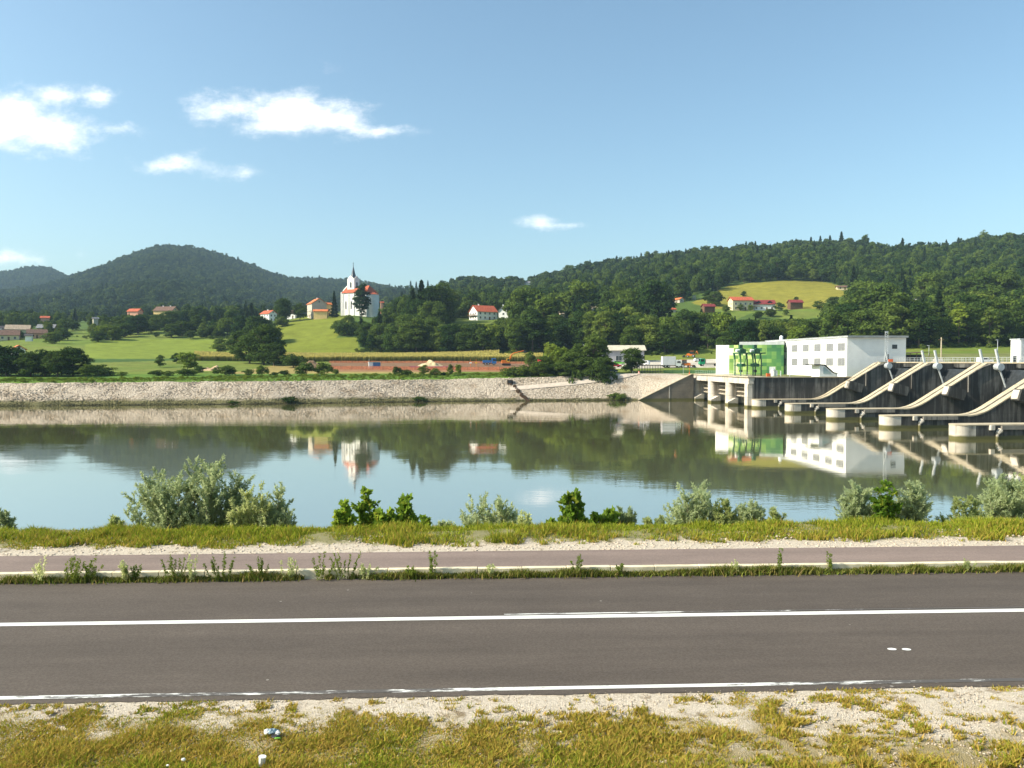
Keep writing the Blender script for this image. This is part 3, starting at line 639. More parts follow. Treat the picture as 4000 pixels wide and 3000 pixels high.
# gravel stones
N = 9000; S_ = rg.uniform(-10, 10, N); T_ = rg.uniform(8.6, 11.3, N); P = np.array([near(a, b, nearz(b) + .003) for a, b in zip(S_, T_)])
GST = mat('gravel_stone', (0.60, 0.51, 0.40), 0.9, col2=(0.34, 0.27, 0.2), scale=14)
stuff(stones('gravel', P, rg.uniform(0.006, 0.022, N), GST, 6, 0.6), 'pale gravel stones on the near road verge', 'gravel')
N = 5000; S_ = rg.uniform(-24, 24, N); T_ = rg.uniform(19.3, 21.0, N); P = np.array([near(a, b, nearz(b)) for a, b in zip(S_, T_)])
stuff(stones('path_gravel', P, rg.uniform(0.01, 0.05, N) , GST, 7, 0.6), 'pale gravel and stones between the path and the grass', 'gravel')

# ---------------------------------------------------------------- shrubs on the river bank
def tube_np(pts, r0, r1, n=5):
    """vertices and quads of a tapered tube through pts"""
    pts = np.asarray(pts); k = len(pts); d = np.gradient(pts, axis=0); d /= np.linalg.norm(d, axis=1)[:, None] + 1e-9
    a = np.cross(d, [0.3, 0.9, 0.2]); a /= np.linalg.norm(a, axis=1)[:, None] + 1e-9; b = np.cross(d, a)
    th = np.arange(n) / n * 6.2832; rr = np.linspace(r0, r1, k)[:, None, None]
    V = pts[:, None, :] + rr * (a[:, None, :] * np.cos(th)[None, :, None] + b[:, None, :] * np.sin(th)[None, :, None])
    i = np.arange(k - 1)[:, None] * n; j = np.arange(n)[None, :]; j2 = (j + 1) % n
    return V.reshape(-1, 3), np.stack([i + j, i + j2, i + n + j2, i + n + j], -1).reshape(-1, 4)
def join(parts):
    Vs, Fs, o = [], [], 0
    for v, f in parts: Vs.append(v); Fs.append(f + o); o += len(v)
    return np.concatenate(Vs), np.concatenate(Fs)
def leaf_quads(P, Dr, L, W, r):
    """diamond leaves at P pointing along Dr"""
    N = len(P); rnd = r.normal(0, 1, (N, 3)); s = np.cross(Dr, rnd); s /= np.linalg.norm(s, axis=1)[:, None] + 1e-9
    L = (L * (0.7 + .6 * r.rand(N)))[:, None]; W = (W * (0.7 + .6 * r.rand(N)))[:, None]
    V = np.stack([P, P + Dr * L * .45 + s * W, P + Dr * L, P + Dr * L * .45 - s * W], 1)
    return V.reshape(-1, 3), np.arange(N * 4).reshape(N, 4)
def shrub(name, label, cat, base, h, wd, kind, seed, group=None, n_stem=None, depth=None):
    r = np.random.RandomState(seed); o = empty(name, base); tag(o, label, cat, group)
    depth = depth or wd * 0.6; stems, P, Dr = [], [], []
    n_stem = n_stem or int(6 + wd * 5)
    for i in range(n_stem):
        a = r.rand() * 6.283; rad = math.sqrt(r.rand()); ex = math.cos(a) * rad * wd / 2; ey = math.sin(a) * rad * depth / 2
        hh = h * (1.0 - 0.5 * rad ** 1.7) * r.uniform(0.78, 1.04); k = 9
        tt = np.linspace(0, 1, k)[:, None]; bend = np.array([[ex, ey, 0]]) * (0.25 + 0.75 * tt ** 0.8)
        pts = bend * (tt > -1) + np.array([[0, 0, hh]]) * tt + r.normal(0, 0.02 * h, (k, 3)) * tt
        pts[0] *= 0.5; stems.append(tube_np(pts, 0.014 * h / 2 + .004, 0.003, 4))
        nb = int(9 + hh * 7) if kind != 'sapling' else int(6 + hh * 6)
        for b in range(nb):
            t = r.uniform(0.18, 1.0); p = np.array([np.interp(t, np.linspace(0, 1, k), pts[:, c]) for c in range(3)])
            az = r.rand() * 6.283; up = r.uniform(0.35, 1.1); up = up * (2.0 if kind == 'willow' else 1.0); d = np.array([math.cos(az), math.sin(az), up]); d /= np.linalg.norm(d)
            L = (0.16 + 0.20 * r.rand()) * h * (1.1 - 0.6 * t)
            if kind == 'sapling': L *= 0.6
            q_ = p + d * L * np.linspace(0, 1, 4)[:, None]; stems.append(tube_np(q_, 0.005, 0.002, 3))
            nl = int({'willow': 60, 'sapling': 19}[kind] * (0.6 + L))
            tl = r.rand(nl)[:, None]; P.append(p + d * L * tl + r.normal(0, .012, (nl, 3))); dd = d * 0.9 + r.normal(0, 0.62, (nl, 3)); Dr.append(dd / np.linalg.norm(dd, axis=1)[:, None])
    P = np.concatenate(P); Dr = np.concatenate(Dr)
    m, L, W = {'willow': (WILLOW if seed % 2 else WILLOW_B, 0.105, 0.017), 'sapling': (SAPL, 0.16, 0.066)}[kind]
    link('stems', np_mesh('stems', *join(stems), BARK_L), o); link('foliage', np_mesh('foliage', *leaf_quads(P, Dr, L, W, r), m), o)
    return o
def on_bank(u, t):
    """place on the near bank seen in column u, t metres from the camera line"""
    k = (u - CX) / F; s = t * (k * n_[1] - n_[0]) / (e_[0] - k * e_[1])
    p = near(s, t, nearz(t)); return Vector(p)
GR = 'shrubs on the river bank beyond the path'
SHR = [ # u, row of the top, width in px, kind, t, label
 (745, 1812, 450, 'willow', 25.5, 'largest grey green willow bush on the near bank'),
 (985, 1905, 170, 'willow', 25.0, 'blue green willow bush growing into the right side of the largest willow'),
 (1075, 1925, 110, 'willow', 25.0, 'small dark willow bush standing by itself between the largest willow and the sapling clump'),
 (440, 2030, 60, 'willow', 24.0, 'tiny willow sprig beside the large willow group'),
 (5, 2000, 60, 'willow', 24.5, 'willow bush cut by the edge of the photo, leftmost of the shrubs'),
 (1345, 1988, 90, 'sapling', 24.0, 'low bright green sapling left in the sapling clump under the church reflection'),
 (1432, 1950, 110, 'sapling', 24.5, 'tallest bright green sapling under the church reflection'),
 (1510, 1990, 110, 'sapling', 24.0, 'dark round green sapling between the tallest sapling and the yellow one'),
 (1580, 1955, 90, 'sapling', 24.3, 'yellowing sapling in the clump under the church reflection'),
 (1655, 2045, 50, 'sapling', 23.8, 'tiny green sapling at the end of the clump under the church reflection'),
 (1905, 1930, 200, 'willow', 25.2, 'silvery willow bush in the middle of the bank with two upright tips'),
 (2060, 2000, 110, 'willow', 24.5, 'low silvery bush leaning against the middle willow'),
 (1742, 2030, 60, 'willow', 24.0, 'thin willow sprig left of the middle silvery willow'),
 (2242, 1935, 120, 'sapling', 24.4, 'pointed bright green sapling beside the reflected cloud'),
 (2150, 2035, 70, 'sapling', 23.8, 'low green seedling at the foot of the pointed sapling'),
 (2360, 1965, 130, 'sapling', 24.8, 'dark green leafy bush between the pointed sapling and the tall willow'),
 (2450, 1975, 90, 'willow', 25.0, 'wispy grey willow just behind the dark leafy bush'),
 (2560, 2020, 90, 'willow', 24.2, 'very low wispy shrub at the left foot of the tall pointed willow'),
 (2715, 1868, 170, 'willow', 25.2, 'tall pointed willow bush with pale green crown'),
 (2840, 1955, 120, 'willow', 24.8, 'dark grey green willow beside the tall pointed one'),
 (2935, 1955, 90, 'willow', 24.6, 'narrow upright willow at the end of the tall willow group'),
 (3025, 1998, 70, 'willow', 24.2, 'small separate willow tuft left of the open water gap'),
 (3345, 1880, 130, 'willow', 25.2, 'slender willow under the reflected white building'),
 (3460, 1890, 80, 'sapling', 24.8, 'bright yellow green sapling standing between two slender willows'),
 (3560, 1885, 140, 'willow', 25.2, 'bushy willow right of the bright sapling'),
 (3790, 1950, 170, 'willow', 24.8, 'low spreading willow before the large bush at the photo edge'),
 (3950, 1850, 260, 'willow', 25.4, 'large pale willow bush cut by the edge of the photo near the piers'),
 (4080, 1800, 200, 'willow', 25.8, 'tall willow partly outside the photo near the piers'),
]
for i, (u, v, wpx, kind, t, lab) in enumerate(SHR):
    p = on_bank(u, t); top = vz(v, p.y); h = top - p.z; shrub('willow_bush' if kind == 'willow' else 'sapling', lab, 'bush' if kind == 'willow' else 'sapling', p, h * (1.06 if kind == 'willow' else 1.15), wpx / F * p.y * (1.25 if kind == 'willow' else 0.95), kind, 100 + i, GR)
# taller weeds growing out of the kerb
GRW = 'tall weeds growing at the kerb'
WEEDS = [(150, 45, 2175), (258, 150, 2185), (340, 60, 2190), (480, 90, 2185), (520, 60, 2205), (670, 110, 2165), (745, 40, 2160), (855, 90, 2160), (1015, 80, 2172), (1115, 70, 2185), (1245, 80, 2165), (1345, 75, 2160), (1420, 70, 2195), (1610, 60, 2205), (1680, 50, 2150), (1920, 35, 2195), (2255, 40, 2165), (2420, 30, 2200), (2885, 30, 2185), (3050, 25, 2140), (3255, 30, 2160), (3795, 50, 2190)]
rw = random.Random(5)
where = ['leftmost', 'second from the left', 'third from the left', 'fourth from the left', 'fifth from the left', 'sixth from the left', 'seventh from the left', 'eighth from the left', 'ninth from the left', 'tenth from the left', 'eleventh from the left'] + ['eleventh from the right', 'tenth from the right', 'ninth from the right', 'eighth from the right', 'seventh from the right', 'sixth from the right', 'fifth from the right', 'fourth from the right', 'third from the right', 'second from the right', 'rightmost']
for i, (u, wpx, v) in enumerate(WEEDS):
    t = 17.5; p = on_bank(u, t); p.z = RZ; h = vz(v, p.y) - RZ; r = np.random.RandomState(300 + i); o = empty('kerb_weed', p)
    big = 'bushy' if wpx > 80 else ('slim' if wpx < 45 else 'tall'); tag(o, f'{big} weed growing at the kerb, {where[i]} of the tall ones', 'weed', GRW)
    stems, P, Dr = [], [], []
    for k in range(int(3 + wpx / 14)):
        ex = r.normal(0, wpx / F * 17.5 * 0.28); ey = r.normal(0, .05); hh = h * r.uniform(0.55, 1.05); tt = np.linspace(0, 1, 6)[:, None]
        pts = np.array([[ex * .5, ey, 0]]) + np.array([[ex * .6, ey, hh]]) * tt + r.normal(0, .01, (6, 3)); stems.append(tube_np(pts, .004, .0015, 3))
        nl = int(40 + 60 * hh); q = r.rand(nl) ** .8; P.append(np.stack([np.interp(q, tt[:, 0], pts[:, c]) for c in range(3)], -1)); d = r.normal(0, 1, (nl, 3)) + [0, 0, .5]; Dr.append(d / np.linalg.norm(d, axis=1)[:, None])
    link('stems', np_mesh('stems', *join(stems), BARK_L), o); link('foliage', np_mesh('foliage', *leaf_quads(np.concatenate(P), np.concatenate(Dr), 0.05, 0.011, r), LEAF_Y if i % 3 else WILLOW), o)
# litter on the verge
def verge_pt(u, v):
    D = (H - 7.24) / -(ray(u, v)[2] / ray(u, v)[1]); return at(u, v, D)
LW = mat('litter_white', (0.8, 0.8, 0.78), 0.5); LB = mat('litter_blue', (0.16, 0.24, 0.30), 0.5); LG = mat('litter_green', (0.14, 0.35, 0.03), 0.5); LK = mat('litter_dark', (0.03, 0.03, 0.035), 0.5)
def crumple(c, sx, sy, sz, seed, n=10):
    r = random.Random(seed); mb = MB(); mb.ball((0, 0, 0), 1, n, 7); mb.v = [(c[0] + x * sx * r.uniform(.7, 1.15), c[1] + y * sy * r.uniform(.7, 1.15), c[2] + z * sz * r.uniform(.6, 1.15)) for x, y, z in mb.v]; return mb
p = verge_pt(1065, 2872); o = empty('crumpled_bag', p); tag(o, 'crumpled blue and white bag lying on the gravel verge', 'litter')
crumple((0, 0, .05), .085, .05, .04, 1).build('bag_body', LB, o); crumple((-.07, -.015, .055), .045, .035, .035, 2).build('white_patch', LW, o); crumple((.075, -.03, .045), .035, .025, .028, 3).build('white_patch', LW, o)
crumple((.06, -.07, .02), .06, .035, .02, 4).build('dark_flap', LK, o); crumple((.09, -.10, .012), .05, .025, .012, 5).build('green_flap', LG, o)
p = verge_pt(1022, 2990); o = empty('paper_cup', p); tag(o, 'white crushed cup standing in the grass at the bottom edge', 'litter')
mb = MB(); mb.tube((0, 0, 0), (.01, 0, .10), .032, .042, 10); mb.build('cup_body', LW, o); MB().tube((.01, 0, .10), (.011, 0, .108), .045, .045, 10).build('cup_rim', LW, o)
p = verge_pt(717, 2974); o = crumple((p.x, p.y, p.z + .02), .028, .02, .022, 8).build('paper_scrap', LW); tag(o, 'small white paper scrap in the green grass', 'litter')
p = verge_pt(655, 2996); o = crumple((p.x, p.y, p.z + .02), .022, .015, .012, 9).build('paper_scrap', LW); tag(o, 'tiny white paper scrap at the very bottom edge of the photo', 'litter')
# ------------------------------------------------------------------ houses
BUSY = []; VIEWS = []
def window(root, M, x, z, w_, h_, frame=FRAME, glass=GLASS, mull=1, deep=.06):
    """a window on the wall plane y=0 of frame M (y points into the wall)"""
    f = MB(); f.M = M; b = .07
    f.box(x - w_ / 2 - b, x + w_ / 2 + b, -deep, 0.02, z - b, z); f.box(x - w_ / 2 - b, x + w_ / 2 + b, -deep, 0.02, z + h_, z + h_ + b)
    f.box(x - w_ / 2 - b, x - w_ / 2, -deep, 0.02, z, z + h_); f.box(x + w_ / 2, x + w_ / 2 + b, -deep, 0.02, z, z + h_)
    if mull: f.box(x - .03, x + .03, -deep * .8, 0.02, z, z + h_)
    fo = f.build('window', frame, root); g = MB(); g.M = M; g.box(x - w_ / 2, x + w_ / 2, -deep * .4, 0.02, z, z + h_); g.build('pane', glass, fo)
def door(root, M, x, w_, h_, m=WOOD):
    f = MB(); f.M = M; f.box(x - w_ / 2, x + w_ / 2, -.08, .02, 0.02, h_); d = f.build('door', m, root)
    k = MB(); k.M = M; k.box(x + w_ / 2 - .2, x + w_ / 2 - .1, -.14, -.08, 1.0, 1.1); k.build('handle', MATS['window_frame'], d)
def gable_house(name, label, loc, rz, L, W, hw, pitch, wall, roof, gwall=None, win=True, chim=1, over=.6, cat='house', group=None, dormers=0, storeys=2, hip=0, balcony=False, floor_band=None, doorx=None):
    """ridge runs along x (length L), eaves on the y sides (width W); loc is the centre at ground level"""
    o = empty(name, loc, rz); tag(o, label, cat, group); tp = math.tan(pitch); hr = W / 2 * tp
    b = MB(); b.box(-L / 2, L / 2, -W / 2, W / 2, -3, hw); b.front([(-W / 2 + .01, hw), (W / 2 - .01, hw), (0, hw + hr - .02)], -L / 2 + .003, L / 2 - .003); b.build('wall', wall, o)
    if gwall:
        for sx in (-1, 1):
            g = MB(); g.front([(-W / 2, -1), (W / 2, -1), (W / 2, hw), (0, hw + hr - .02), (-W / 2, hw)], sx * (L / 2 + .004), sx * (L / 2 + .05)); g.build('gable_wall', gwall, o)
    t = .22; r = MB(); e = over; zr = hw + hr
    for sy in (-1, 1):
        y1 = sy * (W / 2 + e); z1 = hw - e * tp
        r.front([(0, zr), (y1, z1), (y1, z1 + t), (0, zr + t * 1.3)] if sy > 0 else [(0, zr), (0, zr + t * 1.3), (y1, z1 + t), (y1, z1)], -L / 2 - e, L / 2 + e)
    ro = r.build('roof', roof, o)
    for c in range(chim):
        x = -L * .2 + c * L * .4; m = MB(); m.box(x - .35, x + .35, .5, 1.2, zr - 1.2, zr + 1.0); m.box(x - .42, x + .42, .43, 1.27, zr + 1.0, zr + 1.12); m.build('chimney', WHITE, ro)
    for d in range(dormers):
        x = (-L / 4 if d == 0 else L / 4) if dormers == 2 else 0; m = MB(); dz = hw + hr * .28
        m.M = Matrix.Translation((x, -W / 2 + .4, 0)); m.box(-1.1, 1.1, 0, 2.6, hw - .2, hw + 1.3); m.side([(-1.1, hw + 1.3), (1.1, hw + 1.3), (0, hw + 2.0)], 0, 2.6); dd = m.build('dormer', T_DRK if roof is T_MAR else wall, o)
        m = MB(); m.M = Matrix.Translation((x, -W / 2 + .4, 0)); 
        for sx in (-1, 1): m.add([(0, -.3, hw + 2.1), (sx * 1.7, -.3, hw + 1.05), (sx * 1.7, 3.2, hw + 1.05), (0, 3.2, hw + 2.1), (0, -.3, hw + 2.25), (sx * 1.7, -.3, hw + 1.2), (sx * 1.7, 3.2, hw + 1.2), (0, 3.2, hw + 2.25)], [(0, 1, 2, 3), (4, 5, 6, 7), (0, 1, 5, 4), (1, 2, 6, 5), (2, 3, 7, 6)])
        m.build('dormer_roof', roof, dd)
    faces = {'front': (Matrix.Translation((0, -W / 2, 0)), L), 'left': (Matrix.Translation((-L / 2 - (.05 if gwall else 0), 0, 0)) @ Matrix.Rotation(-math.pi / 2, 4, 'Z'), W), 'right': (Matrix.Translation((L / 2 + (.05 if gwall else 0), 0, 0)) @ Matrix.Rotation(math.pi / 2, 4, 'Z'), W)}
    if win:
        for k, (M, wd) in faces.items():
            n = max(1, int(wd / 3.2)); z0 = 0.9
            for s in range(storeys):
                zz = z0 + s * 2.75
                if zz + 1.3 > hw + (hr * .5 if k != 'front' else 0): break
                nn = n if zz + 1.3 < hw + .3 else max(1, n - 2)
                for i in range(nn):
                    x = (i - (nn - 1) / 2) * wd / (n + .3)
                    if s == 0 and k == 'front' and i == nn // 2: door(o, M, x, 1.0, 2.1); continue
                    window(o, M, x, zz, 1.05, 1.25)
            if k != 'front' and hw + hr * .42 > 3.4: window(o, M, 0, hw + hr * .18, .9, 1.0)
    if balcony:
        m = MB(); m.box(-L / 2 - 1.3, -L / 2 - .06, -W / 2 + .3, W / 2 - .3, 2.65, 2.8)
        for i in range(int(W / .35)): y = -W / 2 + .4 + i * .35; m.box(-L / 2 - 1.3, -L / 2 - 1.24, y, y + .12, 2.8, 3.7)
        m.box(-L / 2 - 1.32, -L / 2 - 1.2, -W / 2 + .3, W / 2 - .3, 3.7, 3.78); m.build('balcony', WOOD, o)
    return o
def put(u, vb, D=None):
    if D is None: return ground(u, vb)
    x = ux(u, D, vb); return Vector((x, D, gz(x, D)))
def house_px(label, u0, u1, vt, vb, rz, wall, roof, cut=None, D=None, ratio=.66, pitch=32, name='house', show=None, base_v=None, **k):
    """a house whose silhouette spans columns u0-u1 and rows vt-vb"""
    p = put((u0 + u1) / 2, vb, D); wpx = (u1 - u0) / F * p.y; a = abs(math.cos(rz)); b = abs(math.sin(rz)); over = .6
    L = (wpx - 1.0) / (a + ratio * b); W = L * ratio
    top = vz(vt, p.y) - p.z; hr = W / 2 * math.tan(R(pitch)); hw = max(2.4, top - hr - .25)
    if top - hr - .25 < 2.4:
        hr = max(1.0, top - 2.65); pitch = math.degrees(math.atan(hr / (W / 2)))
    p.y += W * .4 * a; p.x = p.x + (p.x / p.y) * W * .4 * a * 1.0
    BUSY.append((p.x, p.y, max(L, W) * .5 + 4.5)); VIEWS.append((u0 - 16, u1 + 16, (show if show is not None else vb - 4), p.y))
    return gable_house(name, label, p, rz, L, W, hw, R(pitch), wall, roof, **k)
GV = 'village houses beyond the field'; GHF = 'farmhouses below the hill meadow'
house_px('yellowish house with brown roof and grey gable, leftmost in the village below the hills', -30, 82, 1288, 1330, R(28), CREAM, T_BRN, gwall=GREYR, group=GV, chim=1, show=1330)
house_px('cream house with tan roof behind the yellowish one in the village', 22, 122, 1268, 1306, R(24), CREAM, T_TAN, gwall=GREYR, D=520, group=GV, chim=0, show=1290)
house_px('salmon pink house with brick red gable in the village', 104, 188, 1286, 1322, R(32), PINK, T_BRN, gwall=REDW, group=GV, chim=0, show=1320)
house_px('yellow house with wide grey roof behind the brick red gable', 148, 222, 1266, 1300, R(10), YELL, T_GRY, D=530, group=GV, chim=0, show=1296)
house_px('small dark shed between the yellowish and the salmon house', 97, 130, 1304, 1324, R(15), WHITE, T_DRK, D=462, name='shed', cat='shed', win=False, chim=0, group=GV, show=1322)
house_px('house with red brown roof half hidden by trees above the village', 158, 196, 1234, 1258, R(20), PINK, T_RED, D=640, group=GV, chim=0, show=1250)
house_px('house with dark roof at the photo edge behind the village', -34, 20, 1272, 1300, R(24), GREYR, T_DRK, D=520, group=GV, chim=1, show=1290)
house_px('white house with orange roof and dark gable beside the bank thicket', 30, 112, 1348, 1402, R(-52), WHITE, T_ORG, D=300, chim=0, show=1398, storeys=1)
house_px('house with long red roof rising above the tree belt', 500, 556, 1205, 1234, R(-12), PINK, T_RED, D=640, chim=0, show=1224)
house_px('yellow house with brown roof and two white chimneys above the tree belt', 606, 694, 1196, 1234, R(-8), YELL, T_BRN, D=640, chim=2, show=1226)
house_px('tiny pale hut among trees above the village', 360, 386, 1239, 1266, R(40), BEIGE, T_GRY, D=560, name='hut', cat='hut', chim=0, win=False, show=1262)
house_px('low white cottage with red roof and white gable left of the church', 1014, 1086, 1212, 1250, R(-38), WHITE, T_RED, D=575, chim=1, show=1246)
house_px('small white cottage with grey brown roof left of the large gabled house', 1118, 1170, 1212, 1252, R(-20), WHITE, T_BRN, D=560, chim=0, show=1250)
house_px('large house with orange roof and tall beige gable left of the church', 1194, 1282, 1166, 1236, R(-60), BEIGE, T_ORG, D=548, ratio=.9, pitch=33, chim=1, show=1236)
house_px('bright orange house with orange roof squeezed behind the large beige gable', 1268, 1300, 1182, 1228, R(30), YELL, T_ORG, D=560, chim=0, show=1224)
house_px('low annex with long orange roof before the beige gabled house', 1224, 1282, 1208, 1232, R(2), YELL, T_ORG, D=536, ratio=.35, name='annex', cat='annex', pitch=30, chim=0, win=False, show=1232)
house_px('tiny pink house peeping out right of the church', 1484, 1500, 1178, 1200, R(20), PINK, T_RED, D=620, chim=0, win=False, show=1194)
house_px('white house with red roof and wooden balcony on the wooded slope', 1830, 1946, 1192, 1250, R(32), WHITE, T_RED, chim=1, show=1248, gwall=WHITE, balcony=True, ratio=.72, pitch=36)
house_px('small white house with pointed gable and grey roof next to the balcony house', 1945, 2003, 1196, 1238, R(75), WHITE, T_GRY, D=505, pitch=42, chim=1, show=1236)
house_px('tan roof showing among trees right of the pointed white gable', 2306, 2338, 1196, 1216, R(15), BEIGE, T_TAN, D=560, chim=0, win=False, show=1212)
house_px('cream house almost hidden in trees above the site', 2180, 2226, 1216, 1250, R(15), CREAM, T_TAN, D=520, chim=0, show=1242)
house_px('little white gable between trees left of the orange roof', 2586, 2618, 1182, 1206, R(78), WHITE, T_GRY, D=590, chim=0, pitch=42, show=1200)
house_px('house with steep bright orange roof slope in the wood', 2632, 2672, 1174, 1214, R(-60), BEIGE, T_ORG, D=590, chim=0, pitch=48, show=1206)
house_px('house with wide dull red roof deep in the wood', 2574, 2640, 1213, 1240, R(8), BEIGE, T_RED, D=520, chim=0, win=False, show=1232)
house_px('low grey roofed house in the wood left of the dull red roof', 2486, 2520, 1214, 1236, R(10), BEIGE, T_GRY, D=520, chim=0, win=False, show=1228)
house_px('small wooden barn with maroon roof below the hill meadow, leftmost farm building', 2738, 2792, 1186, 1224, R(10), WOOD, T_MAR, name='barn', cat='barn', chim=0, win=False, group=GHF, show=1222)
house_px('yellow farmhouse with red roof below the hill meadow', 2844, 2938, 1158, 1213, R(6), CREAM, T_RED, chim=0, group=GHF, show=1212, ratio=.6, pitch=28)
house_px('white farmhouse with maroon roof and two dormers', 2930, 3024, 1170, 1213, R(-4), WHITE, T_MAR, chim=0, dormers=2, group=GHF, show=1212, ratio=.6, pitch=32, storeys=1)
house_px('long barn with bright orange roof in front of the yellow farmhouse', 2850, 2960, 1208, 1242, R(3), BEIGE, T_ORG, D=530, name='barn', cat='barn', chim=0, win=False, group=GHF, show=1238, ratio=.55, pitch=30)
house_px('small open barn with maroon roof right of the farmhouses', 3075, 3132, 1170, 1208, R(4), WOOD, T_MAR, name='barn', cat='barn', chim=0, win=False, group=GHF, show=1206, ratio=.6)
house_px('yellow cottage with brown roof at the right end of the hill meadow', 3264, 3312, 1140, 1180, R(-10), CREAM, T_BRN, chim=0, group=GHF, show=1178, D=640)
house_px('white gable with grey roof and tall chimney in the wood above the weir', 3556, 3610, 1148, 1186, R(62), WHITE, T_GRY, D=520, chim=1, show=1176, pitch=38)
house_px('tiny farmhouse on the skyline glade', 2034, 2072, 1098, 1116, R(6), WHITE, T_GRY, D=1090, chim=0, win=False, show=1112)
# lattice mast by the small orange roof
p = put(2711, 1184, 600); o = empty('lattice_mast', p); tag(o, 'short grey lattice mast on the meadow edge by the wood', 'mast'); mb = MB(); h = vz(1155, p.y) - p.z
for sx, sy in ((-1, -1), (1, -1), (1, 1), (-1, 1)): mb.tube((sx * 1.1, sy * 1.1, 0), (sx * .8, sy * .8, h), .12, .1, 4)
for k in range(5):
    z = h * k / 4
    for a, b in (((-1, -1), (1, -1)), ((1, -1), (1, 1)), ((1, 1), (-1, 1)), ((-1, 1), (-1, -1))): mb.tube((a[0], a[1], z), (b[0], b[1], z), .07, n=4); mb.tube((a[0], a[1], z), (b[0] * .9, b[1] * .9, min(h, z + h / 4)), .06, n=4)
mb.build('mast_frame', GREYR, o); BUSY.append((p.x, p.y, 5)); VIEWS.append((2700, 2722, 1180, p.y))
# ------------------------------------------------------------------ church
def church():
    D = 556; p = put(1405, 1225, D); k = D / F          # metres per pixel there
    o = empty('church', p, R(-27)); tag(o, 'white church with red roof and dark pointed spire on the hilltop', 'church')
    hw = (1225 - 1137) * k; hr = 4.6; W = 12.5; L = 21.0
    m = MB(); m.box(-L / 2, L / 2, -W / 2, W / 2, -4, hw); m.build('wall', WHITE, o)
    # stepped front at the left end
    m = MB(); m.front([(-W / 2 - .4, -1), (W / 2 + .4, -1), (W / 2 + .4, hw + .4), (W / 2 - 1.5, hw + .9), (W / 2 - 2.6, hw + 2.4), (1.7, hw + 4.0), (0, hw + 5.4), (-1.7, hw + 4.0), (-W / 2 + 2.6, hw + 2.4), (-W / 2 + 1.5, hw + .9), (-W / 2 - .4, hw + .4)], -L / 2 - .7, -L / 2 - .003); m.build('front_gable', WHITE, o)
    m = MB(); t = .25; zr = hw + hr
    for sy in (-1, 1): m.front([(0, zr), (sy * (W / 2 + .6), hw - .3), (sy * (W / 2 + .6), hw - .3 + t), (0, zr + t)], -L / 2, L / 2 - 2)
    m.add([(L / 2 - 2, 0, zr + t), (L / 2 - 2, -W / 2 - .6, hw - .05), (L / 2 + .8, -W / 2 - .6, hw - .05), (L / 2 + .8, W / 2 + .6, hw - .05), (L / 2 - 2, W / 2 + .6, hw - .05)], [(0, 1, 2), (0, 2, 3), (0, 3, 4)]); m.build('roof', T_RED, o)
    # apse at the right end, in shade
    n = 10; pts = [(L / 2 + 5.0 * math.sin(math.pi * i / n), -4.8 * math.cos(math.pi * i / n)) for i in range(n + 1)]
    m = MB(); m.prism([(L / 2 - .5, -4.8)] + pts + [(L / 2 - .5, 4.8)], -4, hw - 1.6); ap = m.build('apse', WHITE, o)
    m = MB(); vs = [(x + .3 if x > L / 2 else x, y * 1.06, hw - 1.6) for x, y in pts]; m.add(vs + [(L / 2 - .4, 0, hw + 1.2)], [(i, i + 1, n + 1) for i in range(n)]); m.build('apse_roof', T_RED, ap)
    for i in range(5):                               # buttress strips and tall arched windows
        x = -L / 2 + 1.2 + i * 4.6; m = MB(); m.box(x - .35, x + .35, -W / 2 - .35, -W / 2 + .02, 0, hw - .4); m.build('pilaster', WHITE, o)
        if i < 4:
            xx = x + 2.3; m = MB(); m.M = Matrix.Translation((xx, -W / 2, 0)); m.side([(-.6, 4.2), (.6, 4.2), (.6, 9.4), (.35, 10.0), (0, 10.2), (-.35, 10.0), (-.6, 9.4)], -.06, .02); wn = m.build('window', GREYR, o)
            m = MB(); m.M = Matrix.Translation((xx, -W / 2, 0)); m.side([(-.42, 4.4), (.42, 4.4), (.42, 9.3), (.2, 9.8), (-.2, 9.8), (-.42, 9.3)], -.10, -.062); m.build('pane', GLASS, wn)
    Mf = Matrix.Translation((-L / 2 - .7, 0, 0)) @ Matrix.Rotation(-math.pi / 2, 4, 'Z')
    m = MB(); m.M = Mf; m.side([(-1, 0), (1, 0), (1, 3.2), (0, 4.2), (-1, 3.2)], -.08, .02); m.build('door', WOOD, o)
    for x in (-4, 4): m = MB(); m.M = Mf; m.side([(x - .5, 5), (x + .5, 5), (x + .5, 8.4), (x, 9.0), (x - .5, 8.4)], -.06, .02); m.build('window', GLASS, o)
    # tower
    tw = 3.0; tx = -L / 2 + 5.2; zt = (1225 - 1083) * k; m = MB(); m.box(tx - tw, tx + tw, -tw, tw, hw - 2, zt); tower = m.build('tower', WHITE, o)
    m = MB(); m.box(tx - tw - .25, tx + tw + .25, -tw - .25, tw + .25, zt - 7.4, zt - 7.0); m.build('cornice', WHITE, tower)
    for M in (Matrix.Translation((tx, -tw, 0)), Matrix.Translation((tx - tw, 0, 0)) @ Matrix.Rotation(-math.pi / 2, 4, 'Z'), Matrix.Translation((tx + tw, 0, 0)) @ Matrix.Rotation(math.pi / 2, 4, 'Z')):
        m = MB(); m.M = M; m.side([(-.75, zt - 6), (.75, zt - 6), (.75, zt - 2.6), (0, zt - 1.9), (-.75, zt - 2.6)], -.08, .05); m.build('belfry_opening', GLASS, tower)
        m = MB(); m.M = M; m.side([(-tw, zt), (tw, zt), (0, zt + 2.5)], -.10, .12); m.build('tower_gable', WHITE, tower)
    zs = (1225 - 1028) * k; m = MB(); n = 8; ring = [(tx + 2.7 * math.cos(math.pi / 8 + math.pi / 4 * i), 2.7 * math.sin(math.pi / 8 + math.pi / 4 * i), zt + .2) for i in range(n)]
